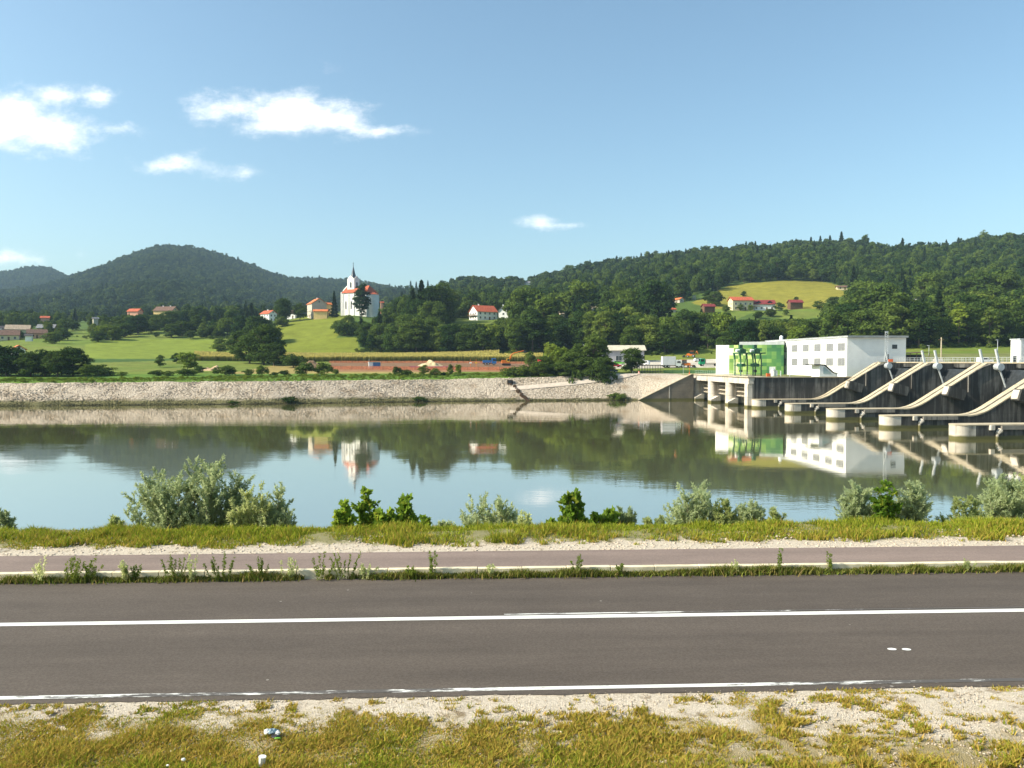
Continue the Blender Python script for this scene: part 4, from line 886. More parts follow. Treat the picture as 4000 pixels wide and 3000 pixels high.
    mid = [(tx + 1.35 * math.cos(math.pi / 8 + math.pi / 4 * i), 1.35 * math.sin(math.pi / 8 + math.pi / 4 * i), zt + 3.8) for i in range(n)]
    m.add(ring + mid + [(tx, 0, zs)], [(i, (i + 1) % n, n + (i + 1) % n, n + i) for i in range(n)] + [(n + i, n + (i + 1) % n, 2 * n) for i in range(n)]); m.add(ring, [tuple(range(n))[::-1]])
    sp = m.build('spire', mat('slate_blue', (0.045, 0.06, 0.085), 0.5, 0.2, 1), tower)
    m = MB(); m.tube((tx, 0, zs - .6), (tx, 0, zs + 2.2), .12, n=5); m.box(tx - .55, tx + .55, -.08, .08, zs + 1.2, zs + 1.42); m.ball((tx, 0, zs), .3); m.build('cross', T_DRK, sp)
    BUSY.append((p.x, p.y, 19)); VIEWS.append((1326, 1500, 1226, p.y)); BUSY.append((p.x + 14, p.y + 2, 9))
church(); VIEWS.append((1100, 1410, 1245, 545))

VIEWS += [(2690, 2850, 1218, 640), (2850, 3060, 1246, 600), (3060, 3232, 1242, 600), (3232, 3320, 1182, 660), (1715, 1960, 1262, 470)]
# ------------------------------------------------------------------ trees
def blob_leaves(cs, rs_, per, size, r, flat=0.95):
    P, Nn = [], []
    for c, rad in zip(cs, rs_):
        n = max(6, int(per * rad * rad)); d = r.normal(0, 1, (n, 3)); d /= np.linalg.norm(d, axis=1)[:, None]; d[:, 2] = np.where(d[:, 2] < -0.35, -d[:, 2] * .6, d[:, 2])
        P.append(c + d * rad * (0.62 + 0.42 * r.rand(n, 1)) * [1, 1, flat]); Nn.append(d + r.normal(0, 0.45, (n, 3)))
    P = np.concatenate(P); Nn = np.concatenate(Nn); Nn /= np.linalg.norm(Nn, axis=1)[:, None]; N = len(P)
    a = np.cross(Nn, r.normal(0, 1, (N, 3))); a /= np.linalg.norm(a, axis=1)[:, None] + 1e-9; b = np.cross(Nn, a)
    s = (size * (0.6 + 0.8 * r.rand(N)))[:, None]; e = 0.75 + 0.5 * r.rand(N, 1)
    V = np.stack([P - a * s, P - b * s * e * .7, P + a * s, P + b * s * e * .7], 1).reshape(-1, 3)
    return V, np.arange(N * 4).reshape(N, 4)
def crown_blobs(kind, r, k):
    if kind == 'broad': c0, rad, h = np.array([0, 0, 5.1]), np.array([3.5, 3.5, 4.8]), 1.5
    elif kind == 'tall': c0, rad, h = np.array([0, 0, 6.6]), np.array([2.3, 2.3, 5.9]), 1.25
    elif kind == 'pine': c0, rad, h = np.array([0, 0, 6.9]), np.array([2.7, 2.7, 6.5]), 1.05
    elif kind == 'poplar': c0, rad, h = np.array([0, 0, 6.4]), np.array([1.0, 1.0, 5.8]), 0.85
    elif kind == 'bush': c0, rad, h = np.array([0, 0, 1.5]), np.array([1.75, 1.75, 1.35]), 0.75
    elif kind == 'young': c0, rad, h = np.array([0, 0, 5.0]), np.array([2.6, 2.6, 4.2]), 1.1
    d = r.normal(0, 1, (k, 3)); d /= np.linalg.norm(d, axis=1)[:, None]
    rr = r.uniform(0.45, 1.0, (k, 1)); C_ = c0 + d * rad * rr
    tap = 1 - 0.35 * np.clip((C_[:, 2:3] - c0[2]) / rad[2], 0, 1); C_[:, :2] *= tap
    return C_, h * r.uniform(0.65, 1.2, k)
def trunk_mesh(name, h, rad, r, forks=5, spread=2.2, top=0.75):
    parts = []; n = 7; tt = np.linspace(0, 1, n)[:, None]
    pts = np.array([[0, 0, h * top]]) * tt + r.normal(0, .1, (n, 3)) * tt; parts.append(tube_np(pts, rad, rad * .3, 6))
    for i in range(forks):
        z = h * r.uniform(.28, .6); a = i * 6.28 / forks + r.uniform(-.4, .4); s = spread * r.uniform(.7, 1.1)
        q = np.array([[0, 0, z], [math.cos(a) * s * .5, math.sin(a) * s * .5, z + h * .12], [math.cos(a) * s, math.sin(a) * s, z + h * .26]]); parts.append(tube_np(q, rad * .45, rad * .12, 4))
    return np_mesh(name, *join(parts), BARK)
def tree_data(kind, seed, m, q='hi'):
    r = np.random.RandomState(seed)
    per, size, kb_ = {'hi': (60, .24, 1.0), 'mid': (20, .40, .8), 'lo': (9, .62, .66)}[q]
    if kind == 'conifer':
        P, Nn = [], []; Hh = 14.0; nn = {'hi': 4200, 'mid': 1300, 'lo': 380}[q]
        t = r.rand(nn) ** 0.75; z = Hh * (1 - t) * 0.93 + 0.8; lay = np.sin(z * 4.2) * .25 + .85; rad = (0.15 + 2.6 * t) * lay * (0.35 + 0.65 * np.sqrt(r.rand(nn))); a = r.rand(nn) * 6.283
        P = np.stack([np.cos(a) * rad, np.sin(a) * rad, z - rad * .25], -1); d = np.stack([np.cos(a), np.sin(a), -0.35 + r.normal(0, .25, nn)], -1); d /= np.linalg.norm(d, axis=1)[:, None]
        L = {'hi': .62, 'mid': .9, 'lo': 1.5}[q]; V, Fq = leaf_quads(P - d * L * .5, d, L, L * .30, r); h = Hh; tr = trunk_mesh('trunk', 13, .2, r, 0)
    else:
        k = int({'broad': 54, 'tall': 44, 'pine': 95, 'poplar': 28, 'bush': 30, 'young': 38}[kind] * kb_); cs, rr = crown_blobs(kind, r, k)
        if q == 'lo': rr = rr * 1.2
        if kind == 'bush': per *= 1.9; size *= .62
        if kind == 'poplar': per *= 1.3; size *= .8
        V, Fq = blob_leaves(cs, rr, per, size, r); h = V[:, 2].max()
        V[:, 2] = np.maximum(V[:, 2], 0.02)
        tr = trunk_mesh('trunk', h, {'broad': .28, 'tall': .24, 'pine': .24, 'poplar': .18, 'bush': .07, 'young': .15}[kind], r, 5, {'broad': 2.4, 'tall': 1.6, 'pine': 1.8, 'poplar': .6, 'bush': .9, 'young': 1.6}[kind])
    cr = np_mesh('crown', V, Fq, m)
    return dict(crown=cr, trunk=tr, h=float(h), w=float(np.percentile(np.abs(V[:, 0]), 96) * 2))
LIB = {k: [tree_data(k, 10 * i + s, mm) for s, mm in enumerate(ms)] for i, (k, ms) in enumerate({
    'broad': [LEAF, LEAF, LEAF, LEAF_B], 'tall': [LEAF, LEAF, LEAF_B], 'poplar': [LEAF_B, LEAF_Y], 'bush': [LEAF_B, LEAF_B, LEAF], 'young': [LEAF_B, LEAF_Y, LEAF], 'conifer': [NEEDLE, NEEDLE], 'pine': [NEEDLE]}.items())}
tr_rnd = random.Random(77); TREES = []
def tree(kind, loc, h, w=None, var=None, name=None, label=None, cat=None, group=None, z0=0.0):
    lib = LIB[kind]; i = tr_rnd.randrange(len(lib)) if var is None else var % len(lib); d = lib[i]
    o = empty(name or {'conifer': 'spruce_tree', 'pine': 'pine_tree', 'poplar': 'poplar_tree', 'bush': 'bush'}.get(kind, 'leafy_tree'), (loc[0], loc[1], loc[2] - 0.15), tr_rnd.uniform(0, 6.28))
    k = (h + .15) / d['h']; kw = k if w is None else w / d['w']; kw = min(max(kw, k * .45), k * 2.0)
    for n in ('crown', 'trunk'):
        c = link(n, d[n], o)
        c.scale = (kw, kw, k) if n == 'crown' else ((kw + k) / 2, (kw + k) / 2, k)
    tag(o, label or '', cat or ('bush' if kind == 'bush' else 'tree'), group); TREES.append((o, loc, h)); return o
def tree_px(kind, u, vb, vt, wpx=None, D=None, **k):
    """a tree whose foot is seen at (u, vb) and whose top at row vt"""
    if D is None: p = ground(u, vb)
    else: x = ux(u, D, vb); p = Vector((x, D, gz(x, D)))
    h = vz(vt, p.y) - p.z; return tree(kind, p, h, (wpx / F * p.y) if wpx else None, **k)
ORD = ['first', 'second', 'third', 'fourth', 'fifth', 'sixth', 'seventh', 'eighth', 'ninth', 'tenth', 'eleventh', 'twelfth', 'thirteenth', 'fourteenth', 'fifteenth', 'sixteenth', 'seventeenth', 'eighteenth', 'nineteenth', 'twentieth', 'twenty-first', 'twenty-second', 'twenty-third', 'twenty-fourth', 'twenty-fifth', 'twenty-sixth', 'twenty-seventh', 'twenty-eighth', 'twenty-ninth', 'thirtieth']
def row(items, place, group, look=None, end='from the left'):
    items = sorted(items, key=lambda a: a[1]); n = len(items)
    for i, it in enumerate(items):
        kind, u, vb, vt, wpx = it[:5]; D = it[5] if len(it) > 5 else None; var = it[6] if len(it) > 6 else None
        ad = {'broad': 'broad round', 'tall': 'tall leafy', 'poplar': 'narrow upright', 'bush': 'low rounded', 'young': 'small light crowned', 'conifer': 'dark pointed'}[kind]
        o = f"{ORD[i]} from left" if i < (n + 1) // 2 else ("rightmost" if i == n - 1 else f"{ORD[n - 1 - i]} from right")
        if i == 0: o = 'leftmost'
        tree_px(kind, u, vb, vt, wpx, D, var=var, label=f"{ad} {'bush' if kind == 'bush' else 'tree'} {place}, {o}", group=group)
# thicket on the bank at the left edge
row([('broad', 25, 1470, 1348, 120, 252, 0), ('broad', 120, 1470, 1370, 90, 250, 1), ('tall', 175, 1470, 1362, 80, 252, 0), ('broad', 225, 1470, 1368, 90, 250, 2), ('broad', 285, 1470, 1352, 105, 252, 1), ('broad', -60, 1470, 1330, 140, 254, 1), ('young', 335, 1480, 1420, 60, 246, 2)], 'in the bank thicket at the photo edge', 'trees of the thicket above the stony bank')
row([('bush', 20, 1488, 1420, 90), ('bush', 75, 1488, 1415, 80), ('bush', 130, 1490, 1412, 80), ('bush', 190, 1490, 1412, 85), ('bush', 250, 1490, 1408, 90), ('bush', 320, 1491, 1416, 90), ('bush', 385, 1490, 1422, 95), ('bush', 430, 1492, 1448, 80), ('bush', 475, 1490, 1450, 60)], 'along the foot of the left thicket', 'bushes along the foot of the left thicket')
row([('bush', 612, 1490, 1443, 58), ('bush', 655, 1490, 1447, 60), ('bush', 730, 1488, 1438, 70), ('bush', 880, 1484, 1424, 95), ('bush', 970, 1470, 1440, 36), ('bush', 1023, 1475, 1424, 46), ('bush', 1070, 1485, 1452, 55), ('bush', 1113, 1478, 1444, 38), ('bush', 1195, 1480, 1412, 72), ('bush', 1262, 1490, 1410, 62), ('bush', 1310, 1462, 1440, 24), ('bush', 1145, 1436, 1380, 78),
     ('bush', 1550, 1480, 1428, 36), ('bush', 1588, 1478, 1442, 42), ('young', 1657, 1470, 1424, 32), ('bush', 1700, 1482, 1436, 36), ('young', 1762, 1474, 1422, 24), ('young', 1790, 1462, 1422, 24), ('bush', 1732, 1478, 1452, 20),
     ('bush', 1995, 1478, 1434, 66), ('bush', 2050, 1482, 1424, 80)], 'on the green strip above the stony bank', 'bushes on the green strip above the stony bank')
row([('young', 733, 1445, 1374, 92, None, 1), ('young', 625, 1436, 1384, 34, None, 2), ('bush', 780, 1455, 1428, 34), ('young', 690, 1420, 1378, 30, None, 0)], 'at the edge of the dry grass', 'small trees below the field')
row([('young', 700, 1318, 1290, 30), ('young', 745, 1325, 1288, 36), ('young', 612, 1318, 1297, 18), ('young', 862, 1384, 1318, 56, None, 2), ('young', 905, 1342, 1306, 26)], 'standing alone in the mown field', 'lone trees in the field')
# orchard row between village and field
row([('broad', 205, 1343, 1296, 60), ('broad', 245, 1330, 1280, 60), ('broad', 285, 1290, 1248, 56), ('broad', 385, 1336, 1290, 50), ('broad', 440, 1328, 1268, 72), ('broad', 490, 1318, 1262, 70), ('broad', 540, 1306, 1228, 76), ('broad', 592, 1300, 1256, 56), ('broad', 625, 1290, 1224, 66), ('broad', 668, 1280, 1212, 62), ('broad', 672, 1318, 1262, 58), ('broad', 712, 1312, 1252, 62), ('tall', 760, 1310, 1248, 60), ('broad', 800, 1316, 1272, 50), ('broad', 842, 1312, 1258, 56), ('broad', 700, 1262, 1212, 60), ('broad', 770, 1262, 1215, 60), ('broad', 890, 1310, 1240, 70), ('tall', 905, 1290, 1205, 52, None, 2), ('broad', 950, 1305, 1236, 70)], 'in the tree belt along the top of the field', 'trees of the belt above the field')
row([('tall', 932, 1405, 1288, 90, None, 0), ('broad', 975, 1420, 1302, 110, None, 1), ('broad', 1030, 1425, 1262, 120, None, 0), ('broad', 1012, 1350, 1232, 90, None, 2), ('broad', 1070, 1428, 1335, 90, None, 1), ('broad', 1060, 1345, 1275, 80, None, 0), ('conifer', 985, 1262, 1180, 26), ('conifer', 968, 1262, 1200, 22), ('conifer', 1003, 1262, 1212, 22), ('broad', 1040, 1300, 1245, 60)], 'in the dark clump below the church hill', 'trees of the dark clump below the church hill')
# around the church
tree_px('pine', 1413, 1228, 1104, 62, 537, label='large dark conifer standing right in front of the white church', group=None, var=0)
tree_px('conifer', 1306, 1218, 1134, 24, 540, label='slender dark conifer between the orange roofed house and the church')
tree_px('broad', 1106, 1262, 1162, 54, label='dark round tree behind the red roofed cottage left of the church', var=0)
tree_px('young', 1173, 1252, 1182, 44, label='light green tree leaning on the large gabled house left of the church')
tree_px('broad', 1104, 1276, 1236, 60, label='low broad tree below the cottage with the white gable', var=3)
row([('bush', 1345, 1312, 1250, 66), ('bush', 1318, 1300, 1248, 40), ('bush', 1378, 1300, 1252, 46), ('bush', 1362, 1262, 1228, 40), ('bush', 1257, 1228, 1212, 22), ('bush', 1230, 1226, 1214, 20)], 'on the grass slope just below the church', 'bushes on the grass slope below the church')
row([('young', 2903, 1160, 1136, 54), ('young', 3108, 1176, 1158, 30), ('broad', 2790, 1196, 1136, 56, None, 0), ('tall', 2762, 1190, 1132, 36), ('young', 3040, 1215, 1180, 50), ('young', 3198, 1212, 1172, 44), ('broad', 3255, 1196, 1158, 48), ('broad', 2962, 1244, 1216, 60), ('broad', 3010, 1238, 1206, 50), ('young', 3068, 1232, 1208, 36), ('broad', 2835, 1218, 1190, 26), ('young', 2890, 1214, 1186, 26), ('young', 2930, 1216, 1190, 20)], 'among the farmhouses below the hill meadow', 'trees among the hill farmhouses')
def ridge(u):
    i = int(round((u + 1500) / 7000 * (NU - 1))); j = int(np.argmin(np.where(Yg[i] > 600, PV[i], 9e9))); return float(Yg[i, j])
row([(k, u, 1, vt, w_, ridge(u)) for (k, u, vt, w_) in [('broad', 2040, 1084, 26), ('conifer', 1600, 1096, 16), ('conifer', 1622, 1099, 14), ('conifer', 1668, 1094, 16), ('conifer', 3045, 944, 22), ('conifer', 3178, 924, 22), ('conifer', 3215, 920, 22), ('conifer', 3253, 918, 24), ('conifer', 3298, 903, 26), ('conifer', 2945, 968, 24), ('tall', 3390, 914, 34), ('conifer', 1240, 1074, 16), ('broad', 2225, 1034, 44), ('broad', 2770, 968, 60), ('tall', 3668, 942, 24), ('tall', 3860, 896, 30)]], 'standing out on the wooded skyline', 'trees standing out on the skyline')
# clump in front of the warehouse
row([('broad', 2125, 1475, 1388, 76, 262, 1), ('young', 2190, 1478, 1352, 66, 262, 1), ('broad', 2238, 1482, 1372, 100, 258, 0), ('tall', 2318, 1480, 1300, 88, 262, 2), ('broad', 2290, 1484, 1390, 110, 256, 1), ('broad', 2355, 1482, 1392, 80, 258, 0), ('broad', 2468, 1458, 1356, 76, 270, 0), ('young', 2152, 1412, 1336, 60, 300, 1), ('young', 2066, 1412, 1372, 44, 300, 0), ('broad', 2170, 1480, 1420, 70, 256, 0), ('broad', 2260, 1478, 1340, 90, 266, 2), ('tall', 2345, 1478, 1318, 70, 264, 0), ('broad', 2205, 1484, 1412, 80, 254, 1), ('broad', 2330, 1484, 1404, 90, 253, 2), ('broad', 2105, 1482, 1412, 70, 254, 2), ('bush', 2385, 1482, 1430, 60, 254, 0), ('bush', 2250, 1486, 1432, 70, 252, 1)], 'in the clump before the grey warehouse', 'trees of the clump before the warehouse')
# ------------------------------------------------------------------ the woods: every place that carries a tree
fr = np.random.RandomState(12)
def colmin():
    """for every column the highest ground row seen nearer than each distance"""
    return np.minimum.accumulate(np.where(Yg > 200, PV, 9e9), axis=1)
CM = colmin()
cand = []
D = 330.0
while D < 3300:
    sp = 7.9 if D < 560 else (8.0 if D < 1100 else 9.5 + (D - 1100) / 700)
    n = int(2 * 0.86 * D / sp); xs_ = (np.arange(n) - n / 2) * sp + fr.uniform(-.45, .45, n) * sp; ys_ = D + fr.uniform(-.45, .45, n) * sp
    cand.append(np.stack([xs_, ys_], -1)); D += sp * .95
cand = np.concatenate(cand); X_, Y_ = cand[:, 0], cand[:, 1]; uu = X_ / Y_ * F + CX
ok = ~isopen(X_, Y_) & (uu > -900) & (uu < 4900); X_, Y_, uu = X_[ok], Y_[ok], uu[ok]
gap = vnoise(X_, Y_, 55, 81); left = (uu < 1560) & (Y_ < 1150)
ok = ~(left & (gap + 0.35 * vnoise(X_, Y_, 20, 82) > -0.02)); X_, Y_, uu = X_[ok], Y_[ok], uu[ok]
Zt_ = tz(X_, Y_); ht = np.clip(fr.normal(13.0, 3.2, len(X_)), 6.5, 21); ht *= np.where((uu < 1560) & (Y_ < 1000), 0.72, 1.0) * np.where((uu > 1480) & (Y_ < 500), 1.32, 1.0)
tu, tv = proj(X_, Y_, Zt_ + ht); ii = np.clip(np.round((uu + 1500) / 7000 * (NU - 1)), 0, NU - 1).astype(int); jj = np.clip(np.floor(np.log(Y_ / 196.0) / math.log(3700 / 196.0) * (ND - 1)) - 1, 0, ND - 1).astype(int)
vis = tv < CM[ii, jj] + 4
X_, Y_, Zt_, ht, uu, tv = [a[vis] for a in (X_, Y_, Zt_, ht, uu, tv)]
bx = [b for b in BUSY]
keep = np.ones(len(X_), bool)
for (bx_, by_, br_) in BUSY: keep &= (X_ - bx_) ** 2 + (Y_ - by_) ** 2 > br_ ** 2
for (u0, u1, v0, Dh) in VIEWS:      # keep the view of each house open: no tall tree right before it
    m_ = (uu > u0) & (uu < u1) & (Y_ < Dh) & (tv < v0)
    hmax = np.array([vz(v0, y) for y in Y_[m_]]) - Zt_[m_] if m_.any() else []
    ht[m_] = hmax
keep &= ht > 2.6
X_, Y_, Zt_, ht, uu, tv = [a[keep] for a in (X_, Y_, Zt_, ht, uu, tv)]
print('WOOD', len(X_))
# the ones that show largest stand as single trees, the rest is the wood behind them
score = ht / Y_; front = (Y_ < 640); vb_ = np.array([proj(a, b, c)[1] for a, b, c in zip(X_, Y_, Zt_)])
inside = (uu > -30) & (uu < 4030)
# how much of each stands free of the nearer ones
show = np.zeros(len(X_)); order = np.argsort(Y_); env = np.full(600, 1480.0)
for k in order:
    wpx_ = 7.0 / Y_[k] * F / 2; a = int((uu[k] - wpx_ + 1000) / 10); b = int((uu[k] + wpx_ + 1000) / 10) + 1
    if b < 0 or a > 599: continue
    a = max(a, 0); seg = env[a:b]; show[k] = np.clip(seg - tv[k], 0, 400).sum() * 10 if len(seg) else 0; env[a:b] = np.minimum(seg, tv[k] + 4)
pick = np.where(inside & (Y_ < 900))[0]; pick = pick[np.argsort(-show[pick])][:292 - 60 - 20]
ZONES = [(-50, 560, 'in the wood behind the village'), (560, 1000, 'on the wooded rise behind the tree belt'), (1000, 1360, 'behind the houses left of the church'), (1360, 1640, 'on the wooded slope under the church'), (1640, 1830, 'between church and red roofed white house'),
         (1830, 2020, 'around the red roofed white house'), (2020, 2300, 'right of the white gabled house'), (2300, 2560, 'in the wood behind the grey warehouse'), (2560, 2830, 'in the wood behind the box truck'), (2830, 3060, 'in the wood behind the green building'), (3060, 3310, 'behind the white power building'), (3310, 3560, 'behind the shaded end wall'), (3560, 3780, 'in the wood behind the weir'), (3780, 4100, 'above the small hall at the photo edge')]
single = np.zeros(len(X_), bool); single[pick] = True
BANDS = ['lowest', 'second', 'third', 'fourth', 'top']
for (u0, u1, place) in ZONES:
    zi = [k for k in pick if u0 <= uu[k] < u1]; zi.sort(key=lambda k: -vb_[k]); nb = max(1, math.ceil(len(zi) / 7)); per_ = math.ceil(len(zi) / nb) if zi else 1
    for b in range(nb):
        ks = sorted(zi[b * per_:(b + 1) * per_], key=lambda k: uu[k])
        for i, k in enumerate(ks):
            kind = tr_rnd.choices(['broad', 'tall', 'young', 'conifer', 'poplar'], [44, 26, 18, 6, 6])[0]; var = tr_rnd.randrange(4)
            ad = {'broad': 'broad', 'tall': 'tall', 'young': 'light green', 'conifer': 'pointed dark', 'poplar': 'narrow'}[kind]; bn = 'only' if nb == 1 else (BANDS[min(b, 4)] if b < nb - 1 else 'top')
            oo = 'leftmost' if i == 0 else ('rightmost' if i == len(ks) - 1 else ORD[i] + ' from left')
            w_ = ht[k] * {'broad': .70, 'tall': .50, 'young': .60, 'conifer': .36, 'poplar': .3}[kind]
            tree(kind, (X_[k], Y_[k], Zt_[k]), ht[k] * (1.12 if kind == 'conifer' else 1), w_, var=var, label=f'{ad} tree {place}, {bn} rank, {oo}', group='single trees of the near woods')
# the wood itself: points that carry crowns
rest = ~single
def make_lib(q, kinds, m, prefix):
    co = bpy.data.collections.new(prefix)
    for i, (k, s) in enumerate(kinds):
        d = tree_data(k, 500 + 13 * i + s, m if k != 'conifer' else NEEDLE, q)
        V = np.empty(len(d['crown'].vertices) * 3, np.float32); d['crown'].vertices.foreach_get('co', V); V *= 1.0 / d['h']; d['crown'].vertices.foreach_set('co', V)
        o = bpy.data.objects.new(f'{prefix}_{i}', d['crown']); co.objects.link(o)
    return co
def scatter(name, P, S, Sw, Rz, Ix, co, label, cat):
    me = bpy.data.meshes.new(name); me.vertices.add(len(P)); me.vertices.foreach_set('co', np.asarray(P, np.float32).ravel())
    for nm, typ, arr in (('sc', 'FLOAT_VECTOR', np.stack([Sw, Sw, S], -1)), ('rt', 'FLOAT_VECTOR', np.stack([0 * Rz, 0 * Rz, Rz], -1))):
        a = me.attributes.new(nm, typ, 'POINT'); a.data.foreach_set('vector', arr.astype(np.float32).ravel())
    a = me.attributes.new('ix', 'INT', 'POINT'); a.data.foreach_set('value', Ix.astype(np.int32))
    o = link(name, me); md = o.modifiers.new('wood', 'NODES'); g = bpy.data.node_groups.new(name, 'GeometryNodeTree'); md.node_group = g
    g.interface.new_socket('Geometry', in_out='INPUT', socket_type='NodeSocketGeometry'); g.interface.new_socket('Geometry', in_out='OUTPUT', socket_type='NodeSocketGeometry')
    gi = g.nodes.new('NodeGroupInput'); go = g.nodes.new('NodeGroupOutput'); ip = g.nodes.new('GeometryNodeInstanceOnPoints'); ci = g.nodes.new('GeometryNodeCollectionInfo')
    ci.inputs['Collection'].default_value = co; ci.inputs['Separate Children'].default_value = True; ci.inputs['Reset Children'].default_value = True
    def na(n, t):
        x = g.nodes.new('GeometryNodeInputNamedAttribute'); x.data_type = t; x.inputs['Name'].default_value = n; return x.outputs['Attribute']
    ip.inputs['Pick Instance'].default_value = True; L = g.links.new
    L(gi.outputs[0], ip.inputs['Points']); L(ci.outputs[0], ip.inputs['Instance']); L(na('ix', 'INT'), ip.inputs['Instance Index']); L(na('sc', 'FLOAT_VECTOR'), ip.inputs['Scale'])
    er = g.nodes.new('FunctionNodeEulerToRotation'); L(na('rt', 'FLOAT_VECTOR'), er.inputs[0]); L(er.outputs[0], ip.inputs['Rotation']); L(ip.outputs[0], go.inputs[0])
    return stuff(o, label, cat)
for nm, sel, q, m, kinds, lab in (('wood', rest & (Y_ < 900), 'mid', LEAF, [('broad', 0), ('broad', 1), ('tall', 2), ('broad', 3), ('tall', 4), ('conifer', 5)], 'dense dark green wood covering the slopes beyond the river'),
                             ('far_wood', rest & (Y_ >= 900), 'lo', LEAF_F, [('broad', 0), ('broad', 1), ('tall', 2), ('broad', 3), ('broad', 4), ('conifer', 5)], 'far wooded hills and ridges seen as one mass')):
    k = np.where(sel)[0]; n = len(k); ix = fr.choice(6, n, p=[.24, .22, .16, .20, .12, .06]); S = ht[k] * np.where(ix == 5, 1.15, 1); 
    scatter(nm, np.stack([X_[k], Y_[k], Zt_[k] - .3], -1), S, S * fr.uniform(.75, 1.12, n) * (1.15 if q == 'lo' else 1.0), fr.uniform(0, 6.28, n), ix, make_lib(q, kinds, m, nm + '_kind'), lab, 'wood')
# tufts and low weeds on the grassy strip above the bank
N = 9000; u_ = fr.uniform(-150, 2330, N); X = (u_ - CX) / F * 250; P = np.stack([X, np.array([shore(a) for a in X]) + 12.6 + fr.uniform(0, 1, N) ** .8 * 17], -1); z_ = tz(P[:, 0], P[:, 1]); z_ = np.maximum(z_, 0); S = fr.uniform(.06, .26, N) * (1 + 2.2 * (fr.rand(N) < .06)); okk = z_ > 3; P0, z0_, S0, ok0 = P, z_, S, okk
# rough growth at the foot of the wood
N = 9000; k = np.where((Y_ < 520) & inside)[0]; kk = fr.choice(k, N); P = np.stack([X_[kk] + fr.normal(0, 3, N), Y_[kk] + fr.normal(0, 3, N) - 2.5], -1); z_ = tz(P[:, 0], P[:, 1]); ok = (P[:, 1] > 300)
S = fr.uniform(0.6, 2.2, N)
scatter('undergrowth', np.stack([P[:, 0], P[:, 1], z_ - .1], -1)[ok], S[ok], S[ok] * 1.3, fr.uniform(0, 6.28, N)[ok], fr.randint(0, 3, N)[ok], make_lib('mid', [('bush', 0), ('bush', 1), ('bush', 2)], LEAF_B, 'scrub_kind'), 'rough green undergrowth at the foot of the wood', 'undergrowth')
scatter('strip_grass', np.stack([P0[:, 0], P0[:, 1], z0_ - .03], -1)[ok0], S0[ok0], S0[ok0] * 1.7, fr.uniform(0, 6.28, len(ok0))[ok0], fr.randint(0, 2, len(ok0))[ok0], make_lib('mid', [('bush', 0), ('bush', 1)], LEAF_Y, 'tuft_kind'), 'rough green grass and weeds on the strip above the stony bank', 'grass')
# ------------------------------------------------------------------ power station and weir
DA = R(5.5); DO = Vector((61, 204, 0)); DM = Matrix.Translation(DO) @ Matrix.Rotation(DA, 4, 'Z')
def dl(p, q, z=0): return DM @ Vector((p, q, z))
def local_pq(u, q, v=1410):
    """p where the line of sight through column u meets the local plane y=q"""
    # point = DO + p*d + q*n ; X/Y = k
    k = ray(u, v)[0] / ray(u, v)[1]; d = (math.cos(DA), math.sin(DA)); n = (-math.sin(DA), math.cos(DA))
    x0, y0 = DO.x + q * n[0], DO.y + q * n[1]; return (k * y0 - x0) / (d[0] - k * d[1])
def concrete(name, a, b_, streak=0.0, black=(0.03, 0.028, 0.026), scale=0.35, wl=True):
    m = bpy.data.materials.new(name); m.use_nodes = True; t = NT(m.node_tree); b = t.n['Principled BSDF']
    g = t.new('ShaderNodeNewGeometry'); p = g.outputs['Position']; sp = t.new('ShaderNodeSeparateXYZ'); t.l.new(p, sp.inputs[0])
    c = t.mix(t.sstep(t.noise(p, scale, 6, 0.65), 0.35, 0.68), a, b_)
    if streak:
        s = t.noise(t.mapping(p, (1.1, 1.1, 0.05)), 1.0, 5, 0.7); s2 = t.noise(t.mapping(p, (0.35, 0.35, 0.09), loc=(4, 2, 1)), 1.0, 4, 0.6)
        k = t.sstep(t.math('ADD', t.math('MULTIPLY', s, 0.6), t.math('MULTIPLY', s2, 0.5)), 0.60 - streak * 0.25, 0.74 - streak * 0.25)
        c = t.mix(t.math('MULTIPLY', k, 0.92), c, black)
        s3 = t.noise(t.mapping(p, (1.7, 1.7, 0.03), loc=(9, 1, 0)), 1.0, 3, 0.6); c = t.mix(t.math('MULTIPLY', t.sstep(s3, 0.60, 0.72), 0.35), c, (0.24, 0.23, 0.21))
    zz = t.math('FRACT', t.math('DIVIDE', sp.outputs[2], 2.55)); c = t.mix(t.math('MULTIPLY', t.math('LESS_THAN', zz, 0.025), 0.45), c, (0.05, 0.045, 0.04))
    if wl:
        h = t.math('ADD', sp.outputs[2], t.math('MULTIPLY', t.math('SUBTRACT', t.noise(p, 0.8, 3), 0.5), 0.35))
        c = t.mix(t.math('SUBTRACT', 1.0, t.sstep(h, 0.35, 0.75)), c, (0.13, 0.12, 0.045))
    t.l.new(c, b.inputs['Base Color']); b.inputs['Roughness'].default_value = 0.9; b.inputs['Specular IOR Level'].default_value = 0.2
    bp = t.new('ShaderNodeBump'); bp.inputs['Distance'].default_value = 0.03; t.l.new(t.noise(p, 4, 5, 0.7), bp.inputs['Height']); t.l.new(bp.outputs[0], b.inputs['Normal'])
    return m
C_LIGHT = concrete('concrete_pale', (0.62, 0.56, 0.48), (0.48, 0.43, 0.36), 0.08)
C_CAP = concrete('concrete_cap', (0.52, 0.44, 0.31), (0.38, 0.32, 0.22), 0.0, wl=False, scale=.8)
C_DARK = concrete('concrete_stained', (0.17, 0.165, 0.150), (0.10, 0.097, 0.09), 0.62, black=(0.04, 0.038, 0.035))
C_WING = concrete('concrete_brown', (0.22, 0.185, 0.145), (0.13, 0.115, 0.095), 0.0, scale=.25)
C_MID = concrete('concrete_grey', (0.30, 0.27, 0.23), (0.22, 0.20, 0.17), 0.25)
